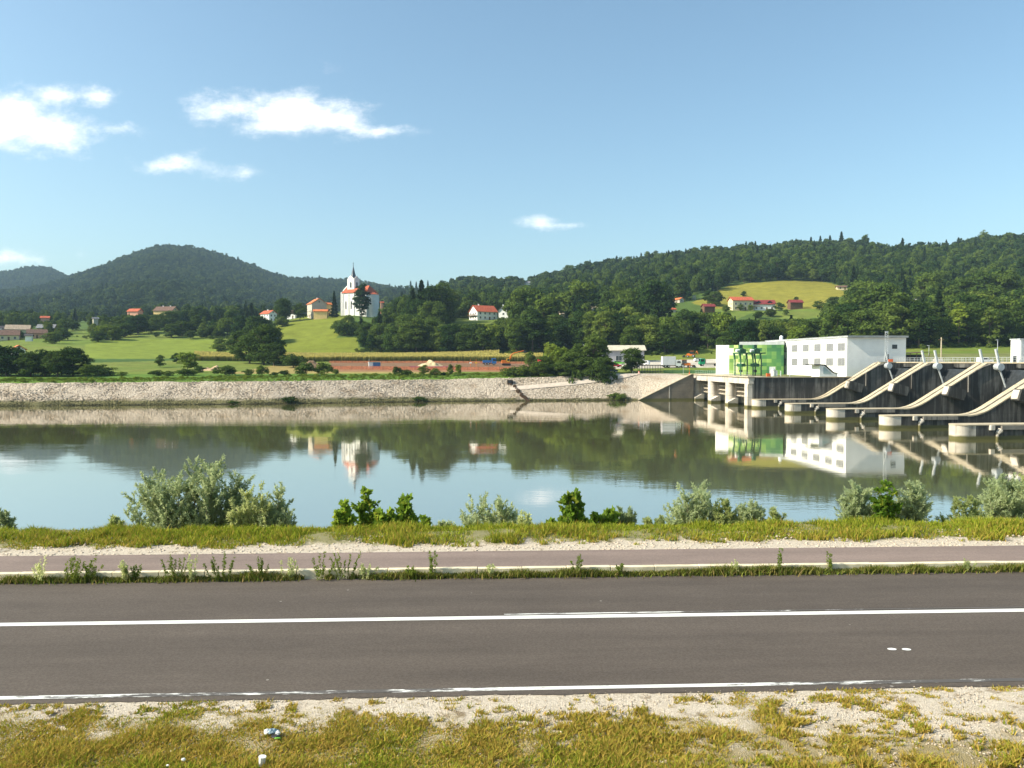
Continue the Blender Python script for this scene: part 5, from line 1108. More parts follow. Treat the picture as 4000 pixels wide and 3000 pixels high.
STEEL_G = mat('galvanised_steel', (0.50, 0.53, 0.54), 0.45, 0.1, 2, metal=0.3)
STEEL_D = mat('dark_steel', (0.035, 0.04, 0.045), 0.5, 0.3, 2, metal=0.2)
RACK = mat('rack_beam', (0.42, 0.36, 0.28), 0.8, 0.3, 2)
GREENP = mat('green_paint', (0.025, 0.10, 0.05), 0.45, 0.2, 1)
def droot(name, label, cat, group=None, p=0, q=0, z=0):
    return tag(empty(name, dl(p, q, z), DA), label, cat, group)
# --- wing wall where the stony bank meets the outlet
o = tag(empty('wing_wall', (40.0, shore(40) - .45, 0), R(5)), 'grey triangular concrete wing wall rising beside the outlet', 'wall')
m = MB(); w_ = 15.7; m.side([(-1.2, -3), (w_, -3), (w_, 7.85), (w_ - .6, 7.85), (-1.2, 0.05)], -.35, .35); m.build('wall', C_WING, o)
m = MB(); m.side([(-1.4, 0.0), (w_ - .6, 7.87), (w_, 7.87), (w_, 8.05), (w_ - .7, 8.05), (-1.6, 0.12)], -.5, .5); m.build('coping', C_CAP, o)
m = MB(); m.box(w_ * .52 - .15, w_ * .52 + .15, -.42, -.352, -1, 4.2); m.build('joint_strip', C_LIGHT, o)
# --- outlet hall: three bays between round columns
o = droot('turbine_outlet', 'pale concrete turbine outlet with three dark bays between round columns', 'outlet', None, -.35, 0)
m = MB(); m.box(-0.2, 1.2, -0.9, 43.2, 6.1, 7.78); m.build('beam', C_LIGHT, o); m = MB(); m.box(-.55, 1.4, -1.2, 44, 7.78, 8.05); m.build('coping', C_CAP, o)
m = MB(); m.box(1.2, 9.3, -0.5, 43.6, 7.0, 7.75); m.build('deck', C_LIGHT, o)
m = MB(); m.box(8.2, 9.3, -0.5, 43.6, -3, 6.997); m.build('back_wall', C_DARK, o)
for i, q in enumerate((0.9, 14.2, 28.3, 42.3)):
    m = MB(); r = 1.3
    if i == 0: m.box(-.3, 1.0, q - 1.5, q + .6, -3, 6.1)
    else: m.tube((0.75, q, -3), (0.75, q, 6.1), r, n=24)
    if i: m.box(.8, 8.2, q - .95, q + .95, -3, 6.98)
    m.build('column', C_LIGHT, o, smooth=False); 
    if i < 3:
        q1 = q + 13.9
        m = MB()
        for zz in (2.6, 3.7, 4.8): m.box(2.2, 2.6, q + 1.0, q1 - 1.0, zz - .16, zz + .16)
        for j in range(12): y = q + 1.6 + j * 1.0; m.box(2.62, 2.7, y - .08, y + .08, 2.2, 5.9)
        m.build('rack', RACK, o)
        m = MB(); m.box(1.2, 1.5, q + 1.0, q + 1.25, 0, 6.0); m.build('guide_rail', RACK, o)
        m = MB(); m.side([(-.9, -3), (1.9, -3), (1.9, 1.9), (1.2, 1.9), (-.2, 1.15), (-.9, .9)], q1 - 3.4, q1 - 1.1); m.build('sill_block', C_LIGHT, o)
m = MB(); m.box(1.2, 8.2, -.45, .7, -3, 6.98); m.build('end_wall', C_MID, o)
# rail on the outlet deck
def railing(name, label, pts, h=1.05, step=1.6, m_=None, mid=2, parent=None, cat='railing', group=None, r=.03):
    mb = MB(); m_ = m_ or STEEL_G
    for a, b in zip(pts[:-1], pts[1:]):
        a = Vector(a); b = Vector(b); n = max(1, round((b - a).length / step))
        for i in range(n + 1): p = a.lerp(b, i / n); mb.tube(p, p + Vector((0, 0, h)), r * 1.2, n=4)
        for k in range(mid + 1): z = Vector((0, 0, h * (1 - k / (mid + .6)))); mb.tube(a + z, b + z, r, n=4)
    x = mb.build(name, m_, parent)
    if parent is None: tag(x, label, cat, group)
    return x
railing('railing', 'thin steel railing along the edge of the outlet deck', [dl(-.3, 41.8, 8.05), dl(-.3, -1, 8.05)], mid=1, r=.02)
# --- power station block and quay wall
o = droot('retaining_wall', 'long dark stained concrete wall with pale streaks below the white building', 'wall')
m = MB(); m.box(1.21, 36, -.55, 1.2, -3, 7.72); m.box(36, 70, -.55, 1.2, -3, 11.55); m.build('wall', C_DARK, o)
m = MB(); m.box(-.6, 34.5, -.75, .3, 7.72, 7.95); m.build('coping', C_CAP, o)
m = MB(); m.box(34.6, 70, -.75, .4, 11.55, 11.8); m.build('coping', C_CAP, o)
m = MB(); m.box(8.95, 43.9, 1.2, 43.7, -3, 7.74); m.box(-1.9, 43.9, 43.7, 60, -3, 7.741); po = m.build('station_yard', mat('yard_grass', (0.10, 0.14, 0.035), 0.95, col2=(0.22, 0.20, 0.08), scale=.4)); po.matrix_world = DM; struct(po)
m = MB(); m.box(43.9, 130, 1.2, 60, -3, 11.5); m.box(46, 130, -130, 1.2, -3, 11.3); po = m.build('weir_crest_ground', mat('crest_paving', (0.42, 0.38, 0.31), 0.9, 0.15, .4)); po.matrix_world = DM; struct(po)
# --- piers
def top_z(x):
    if x < 15.6: return 2.15
    if x < 20.4: t = (x - 15.6) / 4.8; return 2.15 + 1.45 * t * t
    z = 3.6 + (x - 20.4) * 0.598
    return min(z, 11.45)
XS = np.unique(np.concatenate([np.linspace(0, 1.7, 9), [3, 15.6], np.linspace(15.6, 20.4, 9), [33.55, 34.2, 47]]))
def loft(sec, closed_ends=True):
    """sec: list of (x, halfwidth, z0, z1)"""
    m = MB(); vs = []; fs = []
    for x, hwid, z0, z1 in sec: vs += [(x, -hwid, z0), (x, hwid, z0), (x, hwid, z1), (x, -hwid, z1)]
    n = len(sec)
    for i in range(n - 1):
        a = 4 * i; b = a + 4
        for j in range(4): fs.append((a + j, a + (j + 1) % 4, b + (j + 1) % 4, b + j))
    fs.append((0, 3, 2, 1)); e = 4 * (n - 1); fs.append((e, e + 1, e + 2, e + 3)); m.add(vs, fs); return m
def hw_(x, w=1.6, r=1.7):
    return w if x >= r else max(0.02, w * math.sqrt(max(0, 1 - ((r - x) / r) ** 2)))
PL = ['farthest weir pier, lying against the dark wall below the white building', 'second weir pier from the dark wall', 'third weir pier, in the middle of the five', 'fourth weir pier from the dark wall', 'nearest weir pier, cut by the edge of the photo']
for i in range(5):
    yq = -1.9 - 20.05 * i; o = droot('weir_pier', PL[i] + ', round nosed', 'pier', 'weir piers', -0.3 * i, yq)
    loft([(x, hw_(x) if x < 1.71 else 1.6, -3, top_z(x)) for x in XS if x >= 3.0] ).build('body', C_DARK, o)
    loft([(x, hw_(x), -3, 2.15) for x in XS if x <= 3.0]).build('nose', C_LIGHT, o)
    xs2 = [x for x in XS if x <= 34.3]
    # pale top: flat cap, then two raised bands with a groove between
    m = loft([(x - .04, hw_(x, 1.68), top_z(x) - .02, top_z(x) + .13) for x in xs2 if x <= 15.7]); m.build('cap', C_CAP, o)
    for s in (-1, 1):
        m = MB(); vs = []; fs = []; xx = [x for x in xs2 if x >= 15.55]
        for x in xx: z = top_z(x); y0, y1 = s * 1.66, s * .3; vs += [(x, y0, z - .12), (x, y1, z - .12), (x, y1, z + .12), (x, y0, z + .12)]
        for a in range(len(xx) - 1):
            for j in range(4): fs.append((4 * a + j, 4 * a + (j + 1) % 4, 4 * a + 4 + (j + 1) % 4, 4 * a + 4 + j))
        fs += [(0, 1, 2, 3), tuple(4 * (len(xx) - 1) + j for j in (3, 2, 1, 0))]; m.add(vs, fs); m.build('cap_band', C_CAP, o)

    for s in (-1,):
        m = MB(); m.box(5.1, 5.75, s * 1.6, s * 2.1, 1.45, 2.2); m.build('bracket', C_LIGHT, o)
        m = MB(); m.tube((6.3, s * 1.85, -2), (6.3, s * 1.85, 0.9), .22, n=8); m.tube((6.3, s * 1.85, .9), (6.9, s * 1.7, 1.4), .3, .45, n=8); m.build('post', C_LIGHT, o)
        m = MB(); m.box(7.0, 13.5, s * 1.6, s * 1.95, 1.5, 2.1); m.build('ledge', C_MID, o)
        # trunnion block and conduit on the side of the pier
        m = MB(); m.side([(23.7, 5.0), (27.2, 4.0), (27.9, 6.0), (24.3, 7.0)], s * 1.6, s * 3.7); tb = m.build('trunnion_block', C_DARK, o)
        m = MB(); m.side([(23.66, 5.25), (23.74, 5.2), (24.27, 6.8), (24.17, 6.83)], s * 1.7, s * 3.3); m.build('painted_lit_face', C_LIGHT, tb)  # paler sheet paints sunlight onto the left face of the dark block
        m = MB(); m.path([(29.4, s * 1.8, 5.6), (29.4, s * 1.8, 9.0), (32.6, s * 1.8, 10.8), (34.2, s * 1.8, 11.3)], .12, n=8); m.build('conduit', C_MID, o)
for i in range(4):     # --- gates between the piers
    y0 = -1.9 - 20.05 * i - 1.6; y1 = y0 - 16.85
    o = droot('spillway_gate', ['steel spillway gate next to the dark wall', 'second spillway gate from the dark wall', 'third spillway gate from the dark wall', 'nearest spillway gate by the photo edge'][i] + ', with tilted cylinders', 'gate', 'spillway gates', 0, y0)
    W_ = y0 - y1; m = MB(); n = 10
    pts = [(38 - 3.2 * math.cos(-.9 + 1.8 * k / n) + 1.5, 5.3 + 6.2 * math.sin(-.9 + 1.8 * k / n)) for k in range(n + 1)]
    m.side(pts + [(x + .5, z) for x, z in pts[::-1]], -W_ + .1, -.1); m.build('skin_plate', STEEL_D, o)
    for yy, first in ((-.9, True), (-W_ + .7, False)):
        if i == 0 and not first: pass
        m = MB(); m.tube((34.15, yy, 14.45), (34.95, yy, 11.1), .28 if not (i == 0 and first) else .18, n=10); m.tube((34.95, yy, 11.1), (35.25, yy, 9.9), .34, n=10); m.build('cylinder_barrel', STEEL_G, o)
        m = MB(); m.tube((34.9, yy - .75, 10.75), (34.9, yy + .75, 10.75), .74, n=20); m.build('pivot_drum', STEEL_G, o)
        m = MB(); m.tube((35.2, yy, 10.0), (36.5, yy, 6.6), .2, n=8); m.build('piston_rod', STEEL_G, o)
o = droot('crest_beam', 'pale bridge beam closing the top of the weir bays', 'beam'); m = MB(); m.box(39.5, 46, -100, -.6, 10.5, 11.5); m.build('beam', C_DARK, o); m = MB(); m.box(39.3, 46.2, -100, -.8, 11.5, 11.72); m.build('coping', C_CAP, o)
rl = droot('crest_railing', 'grey steel railing running along the weir crest', 'railing')
for k, (a, b) in enumerate((((34.4, 0.1, 11.8), (60, 0.1, 11.8)), ((39.4, -.9, 11.7), (39.4, -98, 11.7)), ((45.9, -.9, 11.7), (45.9, -98, 11.7)))):
    railing('rail', '', [a, b], h=1.1, step=1.5, mid=2, parent=rl, r=.028)
# --- white power building
FR_U = 3308; pc = local_pq(3308, 4.3); qn = 4.3; ZB = 7.74; ZT = vz(1312, dl(pc, qn).y); pr = local_pq(3538, 4.3); LN = 52.0
o = droot('power_building', 'long white power building with rows of grey square panels', 'building', None, pc, qn)
WHITE_B = mat('white_panel', (0.83, 0.83, 0.80), 0.6, 0.04, .3); GREYP = mat('grey_panel', (0.20, 0.20, 0.205), 0.6, 0.06, 1.5)
wd = pr - pc; m = MB(); m.box(0, wd, 0, LN, ZB - .1, ZT - .45); m.build('wall', WHITE_B, o)
m = MB(); m.box(-.25, wd + .25, -.75, LN + .2, ZT - .42, ZT); m.box(-.32, wd + .32, -.82, LN + .27, ZT - .05, ZT + .06); m.build('roof', mat('roof_edge_grey', (0.42, 0.44, 0.44), .6, .1, 1), o)
for row_, (v0, v1) in enumerate(((1349, 1377), (1400, 1427))):
    for uc in (3062, 3104, 3147, 3193, 3241, 3286):
        # the facade is the plane p = pc ; find q
        k = ray(uc, 1400)[0] / ray(uc, 1400)[1]; d = (math.cos(DA), math.sin(DA)); n = (-math.sin(DA), math.cos(DA)); bx_ = DO.x + pc * d[0]; by_ = DO.y + pc * d[1]; q = (bx_ - k * by_) / (k * n[1] - n[0]); y = q - qn
        if y > LN - 1: continue
        Dq = dl(pc, q).y; zc = vz(1362 - (uc - 3062) * .03, Dq) if row_ == 0 else vz(1413.5, Dq); 
        f = MB(); f.box(-.05, .02, y - 1.95, y + 1.95, zc - 1.05, zc + 1.05); fo = f.build('wall_panel', GREYP, o)
        g = MB()
        for kx in range(5): g.box(-.09, -.052, y - 1.9 + kx * .78, y - 1.86 + kx * .78 + .04, zc - 1.0, zc + 1.0)
        g.build('panel_joint', STEEL_G, fo)
m = MB(); m.box(wd - 3.9, wd - 2.5, -.06, .02, ZT - 3.4, ZT - 2.3); m.build('window', GLASS, o)
m = MB(); m.box(wd * .64, wd * .64 + 1.7, -.08, .02, 11.5, 14.0); dd = m.build('door', WHITE_B, o); m = MB(); m.box(wd * .64 + .2, wd * .64 + 1.1, -.12, -.082, 11.6, 13.8); m.build('door_glass', GLASS, dd)
m = MB(); m.tube((0.5, 41.5, ZT), (0.5, 41.5, ZT + .9), .55, n=12); m.ball((0.5, 41.5, ZT + .9), .55); m.build('roof_vent', WHITE_B, o)
# --- green and white annex, its panels in many greens
a0 = (65.6, 256.0); a1 = (84.3, 246.5); ang = math.atan2(a1[1] - a0[1], a1[0] - a0[0]); LA = math.hypot(a1[0] - a0[0], a1[1] - a0[1]); za = vz(1347, 250)
o = tag(empty('green_annex', (a0[0], a0[1], 0), ang), 'low annex clad in squares of many greens with white rounded end', 'building')
m = MB(); rp = [(0.9 - .9 * math.cos(t), .9 - .9 * math.sin(t)) for t in np.linspace(0, math.pi / 2, 6)]
m.prism(rp + [(LA * .205, 0), (LA * .205, 14), (0, 14)], 7.6, za); m.build('white_end', WHITE_B, o)
gm = bpy.data.materials.new('green_cladding'); gm.use_nodes = True; t = NT(gm.node_tree); b = t.n['Principled BSDF']; tcn = t.new('ShaderNodeTexCoord'); vv = t.mapping(tcn.outputs['Object'], (1 / 1.45, 0, 1 / 1.15))
sn = t.new('ShaderNodeVectorMath', operation='FLOOR'); t.l.new(vv, sn.inputs[0]); wn = t.new('ShaderNodeTexWhiteNoise'); t.l.new(sn.outputs[0], wn.inputs['Vector']); sx = t.new('ShaderNodeSeparateXYZ'); t.l.new(tcn.outputs['Object'], sx.inputs[0])
k = t.math('ADD', t.math('MULTIPLY', wn.outputs[0], .55), t.math('MULTIPLY', t.math('SUBTRACT', 1.0, t.math('DIVIDE', sx.outputs[0], LA)), .62))
t.l.new(t.ramp(k, [(0.12, (0.018, 0.105, 0.035)), (0.38, (0.05, 0.17, 0.04)), (0.62, (0.17, 0.30, 0.06)), (0.84, (0.50, 0.62, 0.20)), (0.97, (0.75, 0.80, 0.55))]), b.inputs['Base Color']); b.inputs['Roughness'].default_value = .5
m = MB(); m.box(LA * .206, LA, 0.003, 14, 7.6, za - .003); m.build('green_cladding', gm, o)
m = MB(); m.box(LA * .35, LA, .8, 13, za, za + 1.0); m.build('upper_roof', mat('roof_edge_grey', (0.4, 0.4, 0.4)), o)
m = MB(); m.box(LA * .8, LA * .8 + 1.8, -.06, .02, 7.8, 10.2); m.build('door', STEEL_G, o)
# --- green gate hoist on the outlet deck
hp = at(2925, 1462, 228); o = tag(empty('gate_hoist', (hp.x, hp.y, 7.76), DA + R(8)), 'green steel gantry hoist with two winches standing on the outlet deck', 'gantry')
X0, X1, Y0, Y1, HZ = -3.8, 3.6, -1.6, 1.6, 6.3
for x in (X0 + .3, 0.4, X1 - .6):
    for y in (Y0, Y1):
        m = MB(); m.tube((x, y, 0), (x, y, HZ * .7), .2, n=6); m.tube((x, y, HZ * .7), (x - .35, y, HZ), .2, .3, 6); m.build('leg', GREENP, o)
m = MB(); m.box(X0 - .3, X1 + .6, Y0 - .3, Y1 + .3, HZ, HZ + .35); m.build('top_platform', GREENP, o)
m = MB(); m.box(X0, X1, Y0 - .1, Y0 + .1, 2.9, 3.1); m.box(X0, X1, Y1 - .1, Y1 + .1, 2.9, 3.1)
for x in (X0 + 1.2, X1 - 1.8): m.tube((x, Y0, 3), (x + 1.2, Y0, HZ), .09, n=5); m.box(x - .4, x + .5, Y0 - .2, Y1, 2.6, 3.5)
m.build('cross_brace', GREENP, o)
for x in (X0 + 1.1, X1 - 1.8):
    m = MB(); m.tube((x, Y0 + .2, HZ + 1.0), (x, Y1 - .2, HZ + 1.0), .55, n=12); m.box(x - .9, x + .9, Y0 + .1, Y0 + .4, HZ + .35, HZ + 1.3); m.box(x - .3, x + .6, -.2, .7, HZ + .35, HZ + 2.6); w2 = m.build('winch', GREENP, o)
    m = MB(); m.tube((x - 1.7, -.6, HZ + .9), (x - .7, -.6, HZ + .9), .42, n=10); m.build('motor', WHITE_B, w2)
    m = MB(); m.tube((x + .1, -.1, HZ), (x + .1, -.1, 1.6), .05, n=4); m.box(x - .3, x + .5, -.4, .2, 1.0, 1.7); m.build('hook_block', STEEL_D, w2)
m = MB(); m.path([(X1 + .6, Y0, HZ + .35), (X1 + .6, Y0, HZ + 1.4), (X0 - .3, Y0, HZ + 1.4), (X0 - .3, Y0, HZ + .35)], .035, n=4); m.path([(X1 + .6, Y0, HZ + .9), (X0 - .3, Y0, HZ + .9)], .03, n=4); m.build('guard_rail', GREENP, o)
# --- stair house, tanks, box
p0 = local_pq(3202, 2.2); o = droot('stair_entrance', 'low stair entrance with white end and glazed slanting side', 'entrance', None, p0, 2.2, 7.74)
ln = local_pq(3272, 2.2) - p0; m = MB(); m.side([(0, 0), (ln, 0), (ln, .9), (ln - 1.2, 1.1), (1.2, 3.1), (0, 3.15)], 0, 4.5); m.build('shell', WHITE_B, o)
m = MB(); m.side([(-1.6, 3.2), (1.25, 3.16), (ln - 1.2, 1.16), (ln + .2, .95), (ln + .2, 1.1), (ln - 1.1, 1.32), (1.35, 3.38), (-1.6, 3.42)], -.3, 4.7); m.build('roof', STEEL_D, o)
m = MB(); m.side([(1.0, .9), (ln - 1.6, .9), (1.4, 2.6), (1.0, 2.6)], -.05, -.003); m.build('glazing', mat('stair_glass', (0.35, 0.45, 0.45), .2), o)
for u, v0, v1, wpx, lab in ((3020, 1462, 1441, 16, 'white ribbed vent drum on the grass before the green wall, larger one'), (3033, 1462, 1447, 8, 'slim white vent pipe right beside the large vent drum')):
    pp = at(u, v0, 222); hh = vz(v1, 222) - 7.74; o = tag(empty('vent_drum', (pp.x, pp.y, 7.74)), lab, 'vent'); r = wpx / F * 222 / 2
    m = MB(); m.tube((0, 0, 0), (0, 0, hh * .85), r, n=16); m.build('drum', WHITE_B, o); m = MB(); m.tube((0, 0, hh * .85), (0, 0, hh), r * 1.1, r * .7, n=16); m.build('cap', STEEL_G, o)
for u, lab in ((3050, 'short grey bollard on the grass, nearer the green wall'), (3085, 'short grey bollard on the grass, farther from the green wall')):
    pp = at(u, 1462, 221); m = MB(); m.tube((pp.x, pp.y, 7.7), (pp.x, pp.y, 9.1), .16, n=8); m.ball((pp.x, pp.y, 9.1), .17); tag(m.build('bollard', STEEL_G), lab, 'bollard', 'bollards before the white building')
ORG = mat('orange_plastic', (0.62, 0.12, 0.03), .6, .1, 2)
pp = at(3001, 1464, 217); o = tag(empty('orange_box', (pp.x, pp.y, 7.74)), 'orange box on the grass near the vent drum', 'box'); MB().box(-.5, .5, -.4, .4, 0, .75).build('box_body', ORG, o, bevel=.05); MB().box(-.55, .55, -.45, .45, .75, .87).build('lid', ORG, o, bevel=.03)
pp = at(3463, 1412, 206.5); 
o = tag(empty('orange_crate', (dl(local_pq(3474, 1.0), 1.0).x, dl(0, 1.0).y + 3, 11.55)), 'red orange crate on the crest before the shaded end wall', 'box'); MB().box(-.5, .5, -.3, .3, 0, .85).build('box_body', ORG, o, bevel=.03); MB().box(-.53, .53, -.33, .33, .85, .93).build('lid', ORG, o)
for kx, (u, vt) in enumerate(((3462, 1294),)):
    q = 1.6; p = local_pq(u, q); zt = vz(vt, dl(p, q).y); o = droot('lattice_mast', 'pale slender lattice mast before the shaded end wall', 'mast', None, p, q, 11.5); h = zt - 11.5; mb = MB()
    for sx, sy in ((-.4, 0), (.4, 0), (0, .7)): mb.tube((sx, sy, 0), (sx, sy, h), .035, n=5)
    n = 14
    for j in range(n): z0, z1 = h * j / n, h * (j + 1) / n; mb.tube((-.4, 0, z0), (.4, 0, z1), .03, n=4); mb.tube((.4, 0, z0), (0, .7, z1), .03, n=4); mb.tube((0, .7, z0), (-.4, 0, z1), .03, n=4)
    mb.build('mast_frame', STEEL_G, o); MB().box(-.42, .42, -.06, .06, h - .5, h).build('antenna', STEEL_G, o)
# --- small hall at the photo edge
p = at(3984, 1404, 196); zt = vz(1324, 196); o = tag(empty('control_hall', (p.x, p.y, 11.3), DA), 'white hall with corrugated grey side at the photo edge', 'building')
m = MB(); m.box(0, 14, 0, 3.2, 0, zt - 11.5); m.build('wall', WHITE_B, o); m = MB(); m.box(-.2, 14.2, -.2, 3.4, zt - 11.5, zt - 11.2); m.build('roof', STEEL_G, o)
m = MB()
for k in range(34): m.box(.3 + k * .36, .5 + k * .36, -.06, .01, .05, zt - 11.6)
m.build('corrugated_side', STEEL_G, o); MB().box(-1.9, -1.1, -.3, .1, .0, 1.9).build('dark_cabinet', STEEL_D, o)
MB().box(-.08, .01, 1, 2.1, .1, 2.4).build('door', STEEL_G, o)
# ------------------------------------------------------------------ warehouse, vehicles, building site
GREYW = mat('warehouse_grey', (0.34, 0.33, 0.36), .8, .08, .4)
def on(u, v, D): x = ux(u, D, v); return Vector((x, D, gz(x, D)))
pa = on(2330, 1412, 322); k = 322 / F; z1 = vz(1369, 322) - pa.z; o = tag(empty('warehouse', pa, R(-3)), 'grey warehouse with pale sloping roof behind the tree clump', 'building'); Lw = 185 * k
m = MB(); m.box(-3, Lw, 0, 12, -2, z1); m.build('wall', GREYW, o)
m = MB(); zr = vz(1350, 328) - pa.z; m.front([(-.8, z1 - .1), (6, zr - .1), (12.8, z1 - .1), (12.8, z1 + .1), (6, zr + .15), (-.8, z1 + .12)], -4.0, Lw + .8); m.front([(0.003, z1 - .12), (11.99, z1 - .12), (6, zr - .15)], -3 + .003, Lw - .003); m.build('roof', mat('sheet_roof_tan', (0.52, 0.47, 0.36), .7, .1, .6), o)
for x in (Lw * .12, Lw * .47): window(o, Matrix.Translation((x, 0, 0)), 0, .9, 2.4, 2.0)
m = MB(); m.box(-7, -3.003, 2, 10, -2, z1 + .8); m.front([(2, z1 + .8), (10, z1 + .8), (6, z1 + 2.4)], -7, -3.003); m.build('white_wing', WHITE, o)
GLV = mat('car_glass', (0.02, 0.025, 0.03), .1, spec=.7); TYRE = mat('tyre_rubber', (0.02, 0.02, 0.02), .8); RIM = mat('wheel_rim', (0.5, 0.5, 0.5), .4, metal=.5); LIGHT_ = mat('lamp_lens', (0.7, 0.7, 0.65), .2)
def wheel(o, x, y, r, w_=.24):
    s = 1 if y > 0 else -1; t = MB().tube((x, y - w_ / 2, r), (x, y + w_ / 2, r), r, n=14).build('wheel', TYRE, o); MB().tube((x, y + s * w_ / 2, r), (x, y + s * (w_ / 2 + .02), r), r * .55, n=10).build('rim', RIM, t)
def car(label, p, rz, m_, cat='car', group=None, van=False, name=None):
    o = tag(empty(name or ('parked_van' if van else 'parked_car'), p, rz), label, cat, group); L = 4.9 if van else 4.3; W = 1.8; r = .32
    b = MB()
    prof = [(-L / 2, .35), (L / 2, .35), (L / 2, .7), (L / 2 - .25, .95), (L * .27, 1.02), (L * .12, 1.75 if van else 1.42), (-L / 2 + .35, 1.8 if van else 1.42), (-L / 2, 1.0 if not van else 1.5)]
    b.side(prof, -W / 2, W / 2); b.build('body', m_, o, bevel=.06)
    g = MB(); zt = 1.62 if van else 1.34
    for s in (-1, 1): g.side([(L * .23, 1.0), (L * .12, zt), (-L / 2 + .5, zt), (-L / 2 + .3, 1.0)], s * (W / 2 + .004), s * (W / 2 + .015))
    g.build('side_window', GLV, o); g = MB(); g.add([(L * .265, -.75, 1.05), (L * .265, .75, 1.05), (L * .13, .7, zt), (L * .13, -.7, zt)], [(0, 1, 2, 3)]); g.M = Matrix.Translation((.03, 0, .02)); g.v = [(x + .035, y, z + .03) for x, y, z in g.v]; g.build('windscreen', GLV, o)
    for x in (-L * .31, L * .31):
        for y in (-W / 2 + .1, W / 2 - .1): wheel(o, x, y, r)
    for y in (-.62, .62): MB().box(L / 2 - .03, L / 2 + .02, y - .18, y + .18, .62, .78).build('headlight', LIGHT_, o)
    return o
def truck(label, p, rz, cabm, boxm, L=7.0, bh=2.6, flat=False, cat='truck', name='parked_truck', group=None, load=None):
    o = tag(empty(name, p, rz), label, cat, group); W = 2.4; c = 1.9
    MB().box(-L / 2, L / 2, -.5, .5, .55, .85).build('chassis', STEEL_D, o)
    b = MB(); b.side([(L / 2 - c, .6), (L / 2, .6), (L / 2, 1.6), (L / 2 - .25, 2.75), (L / 2 - c, 2.8)], -W / 2, W / 2); cb = b.build('cab', cabm, o, bevel=.08)
    g = MB()
    for s in (-1, 1): g.side([(L / 2 - .2, 1.65), (L / 2 - .4, 2.45), (L / 2 - c + .4, 2.45), (L / 2 - c + .4, 1.65)], s * (W / 2 + .004), s * (W / 2 + .02))
    g.build('side_window', GLV, cb); g = MB(); g.add([(L / 2 + .02, -1, 1.65), (L / 2 + .02, 1, 1.65), (L / 2 - .2, 1, 2.6), (L / 2 - .2, -1, 2.6)], [(0, 1, 2, 3)]); g.build('windscreen', GLV, cb)
    if flat:
        m = MB(); m.box(-L / 2, L / 2 - c - .15, -W / 2, W / 2, .95, 1.15); m.box(L / 2 - c - .3, L / 2 - c - .2, -W / 2, W / 2, 1.15, 2.4); m.build('flatbed', boxm, o)
    else: MB().box(-L / 2, L / 2 - c - .15, -W / 2 - .03, W / 2 + .03, .95, .95 + bh).build('cargo_box', boxm, o, bevel=.04)
    for x in (L / 2 - 1.0, -L / 2 + 1.1, -L / 2 + 2.3):
        for y in (-W / 2 + .2, W / 2 - .2): wheel(o, x, y, .48, .3)
    return o
SILV = mat('car_paint_silver', (0.55, 0.57, 0.58), .3, metal=.3); CWH = mat('car_paint_white', (0.78, 0.79, 0.8), .35); CRD = mat('car_paint_red', (0.45, 0.02, 0.04), .3); CGR = mat('car_paint_green', (0.12, 0.42, 0.05), .35); CBL = mat('truck_paint_blue', (0.03, 0.14, 0.38), .4); CGN = mat('truck_paint_green', (0.01, 0.25, 0.12), .4)
CPO = mat('car_paint_orange', (0.62, 0.16, 0.02), .45); CYL = mat('machine_yellow', (0.72, 0.42, 0.03), .45); BOXW = mat('box_white', (0.66, 0.64, 0.68), .6, .06, .5)
car('silver car parked at the edge of the maize field', on(1813, 1411, 352), R(4), SILV)
car('white car on the pale yard behind the orange digger loader', on(2732, 1412, 318), R(3), CWH)
car('red car half hidden by the tree before the warehouse', on(2404, 1428, 292), R(12), CRD)
car('bright green car behind the red car near the warehouse', on(2418, 1414, 306), R(-6), CGR)
car('white van beside the warehouse window', on(2371, 1402, 316), R(80), CWH, 'van', van=True)
car('white and blue van parked right of the warehouse tree', on(2512, 1420, 300), R(150), CWH, 'van', van=True)
car('dark car parked low by the trunk of the tree clump', on(2388, 1456, 268), R(8), mat('car_paint_dark', (0.03, 0.07, 0.08), .3))
p = Vector((ux(3848, 262, 1376), 262, gz(ux(3848, 262, 1376), 262))); 
car('white van on the road behind the weir, right of the utility poles', p, R(4), CWH, 'van', van=True)
p = Vector((ux(3745, 258, 1380), 258, gz(ux(3745, 258, 1380), 258))); car('white car on the road behind the weir', p, R(4), CWH)
truck('white box truck parked on the pale yard', on(2622, 1431, 286), R(2), CWH, BOXW, L=6.8, bh=3.1)
truck('green cab flatbed truck on the pale yard next to the annex', on(2776, 1429, 292), R(182), CGN, RACK, L=8.6, flat=True)
truck('blue tipper truck standing on the red soil', on(1912, 1421, 322), R(3), CBL, CBL, L=5.6, bh=1.0)
truck('red truck beyond the orange fence at its right end', on(2124, 1414, 330), R(-50), CRD, CRD, L=5.2, bh=1.6)
truck('turquoise truck beside the red truck behind the tree clump', on(2152, 1414, 332), R(-120), mat('truck_paint_turquoise', (0.03, 0.40, 0.28), .4), mat('truck_paint_turquoise', (0, 0, 0)), L=5.0, bh=1.5)
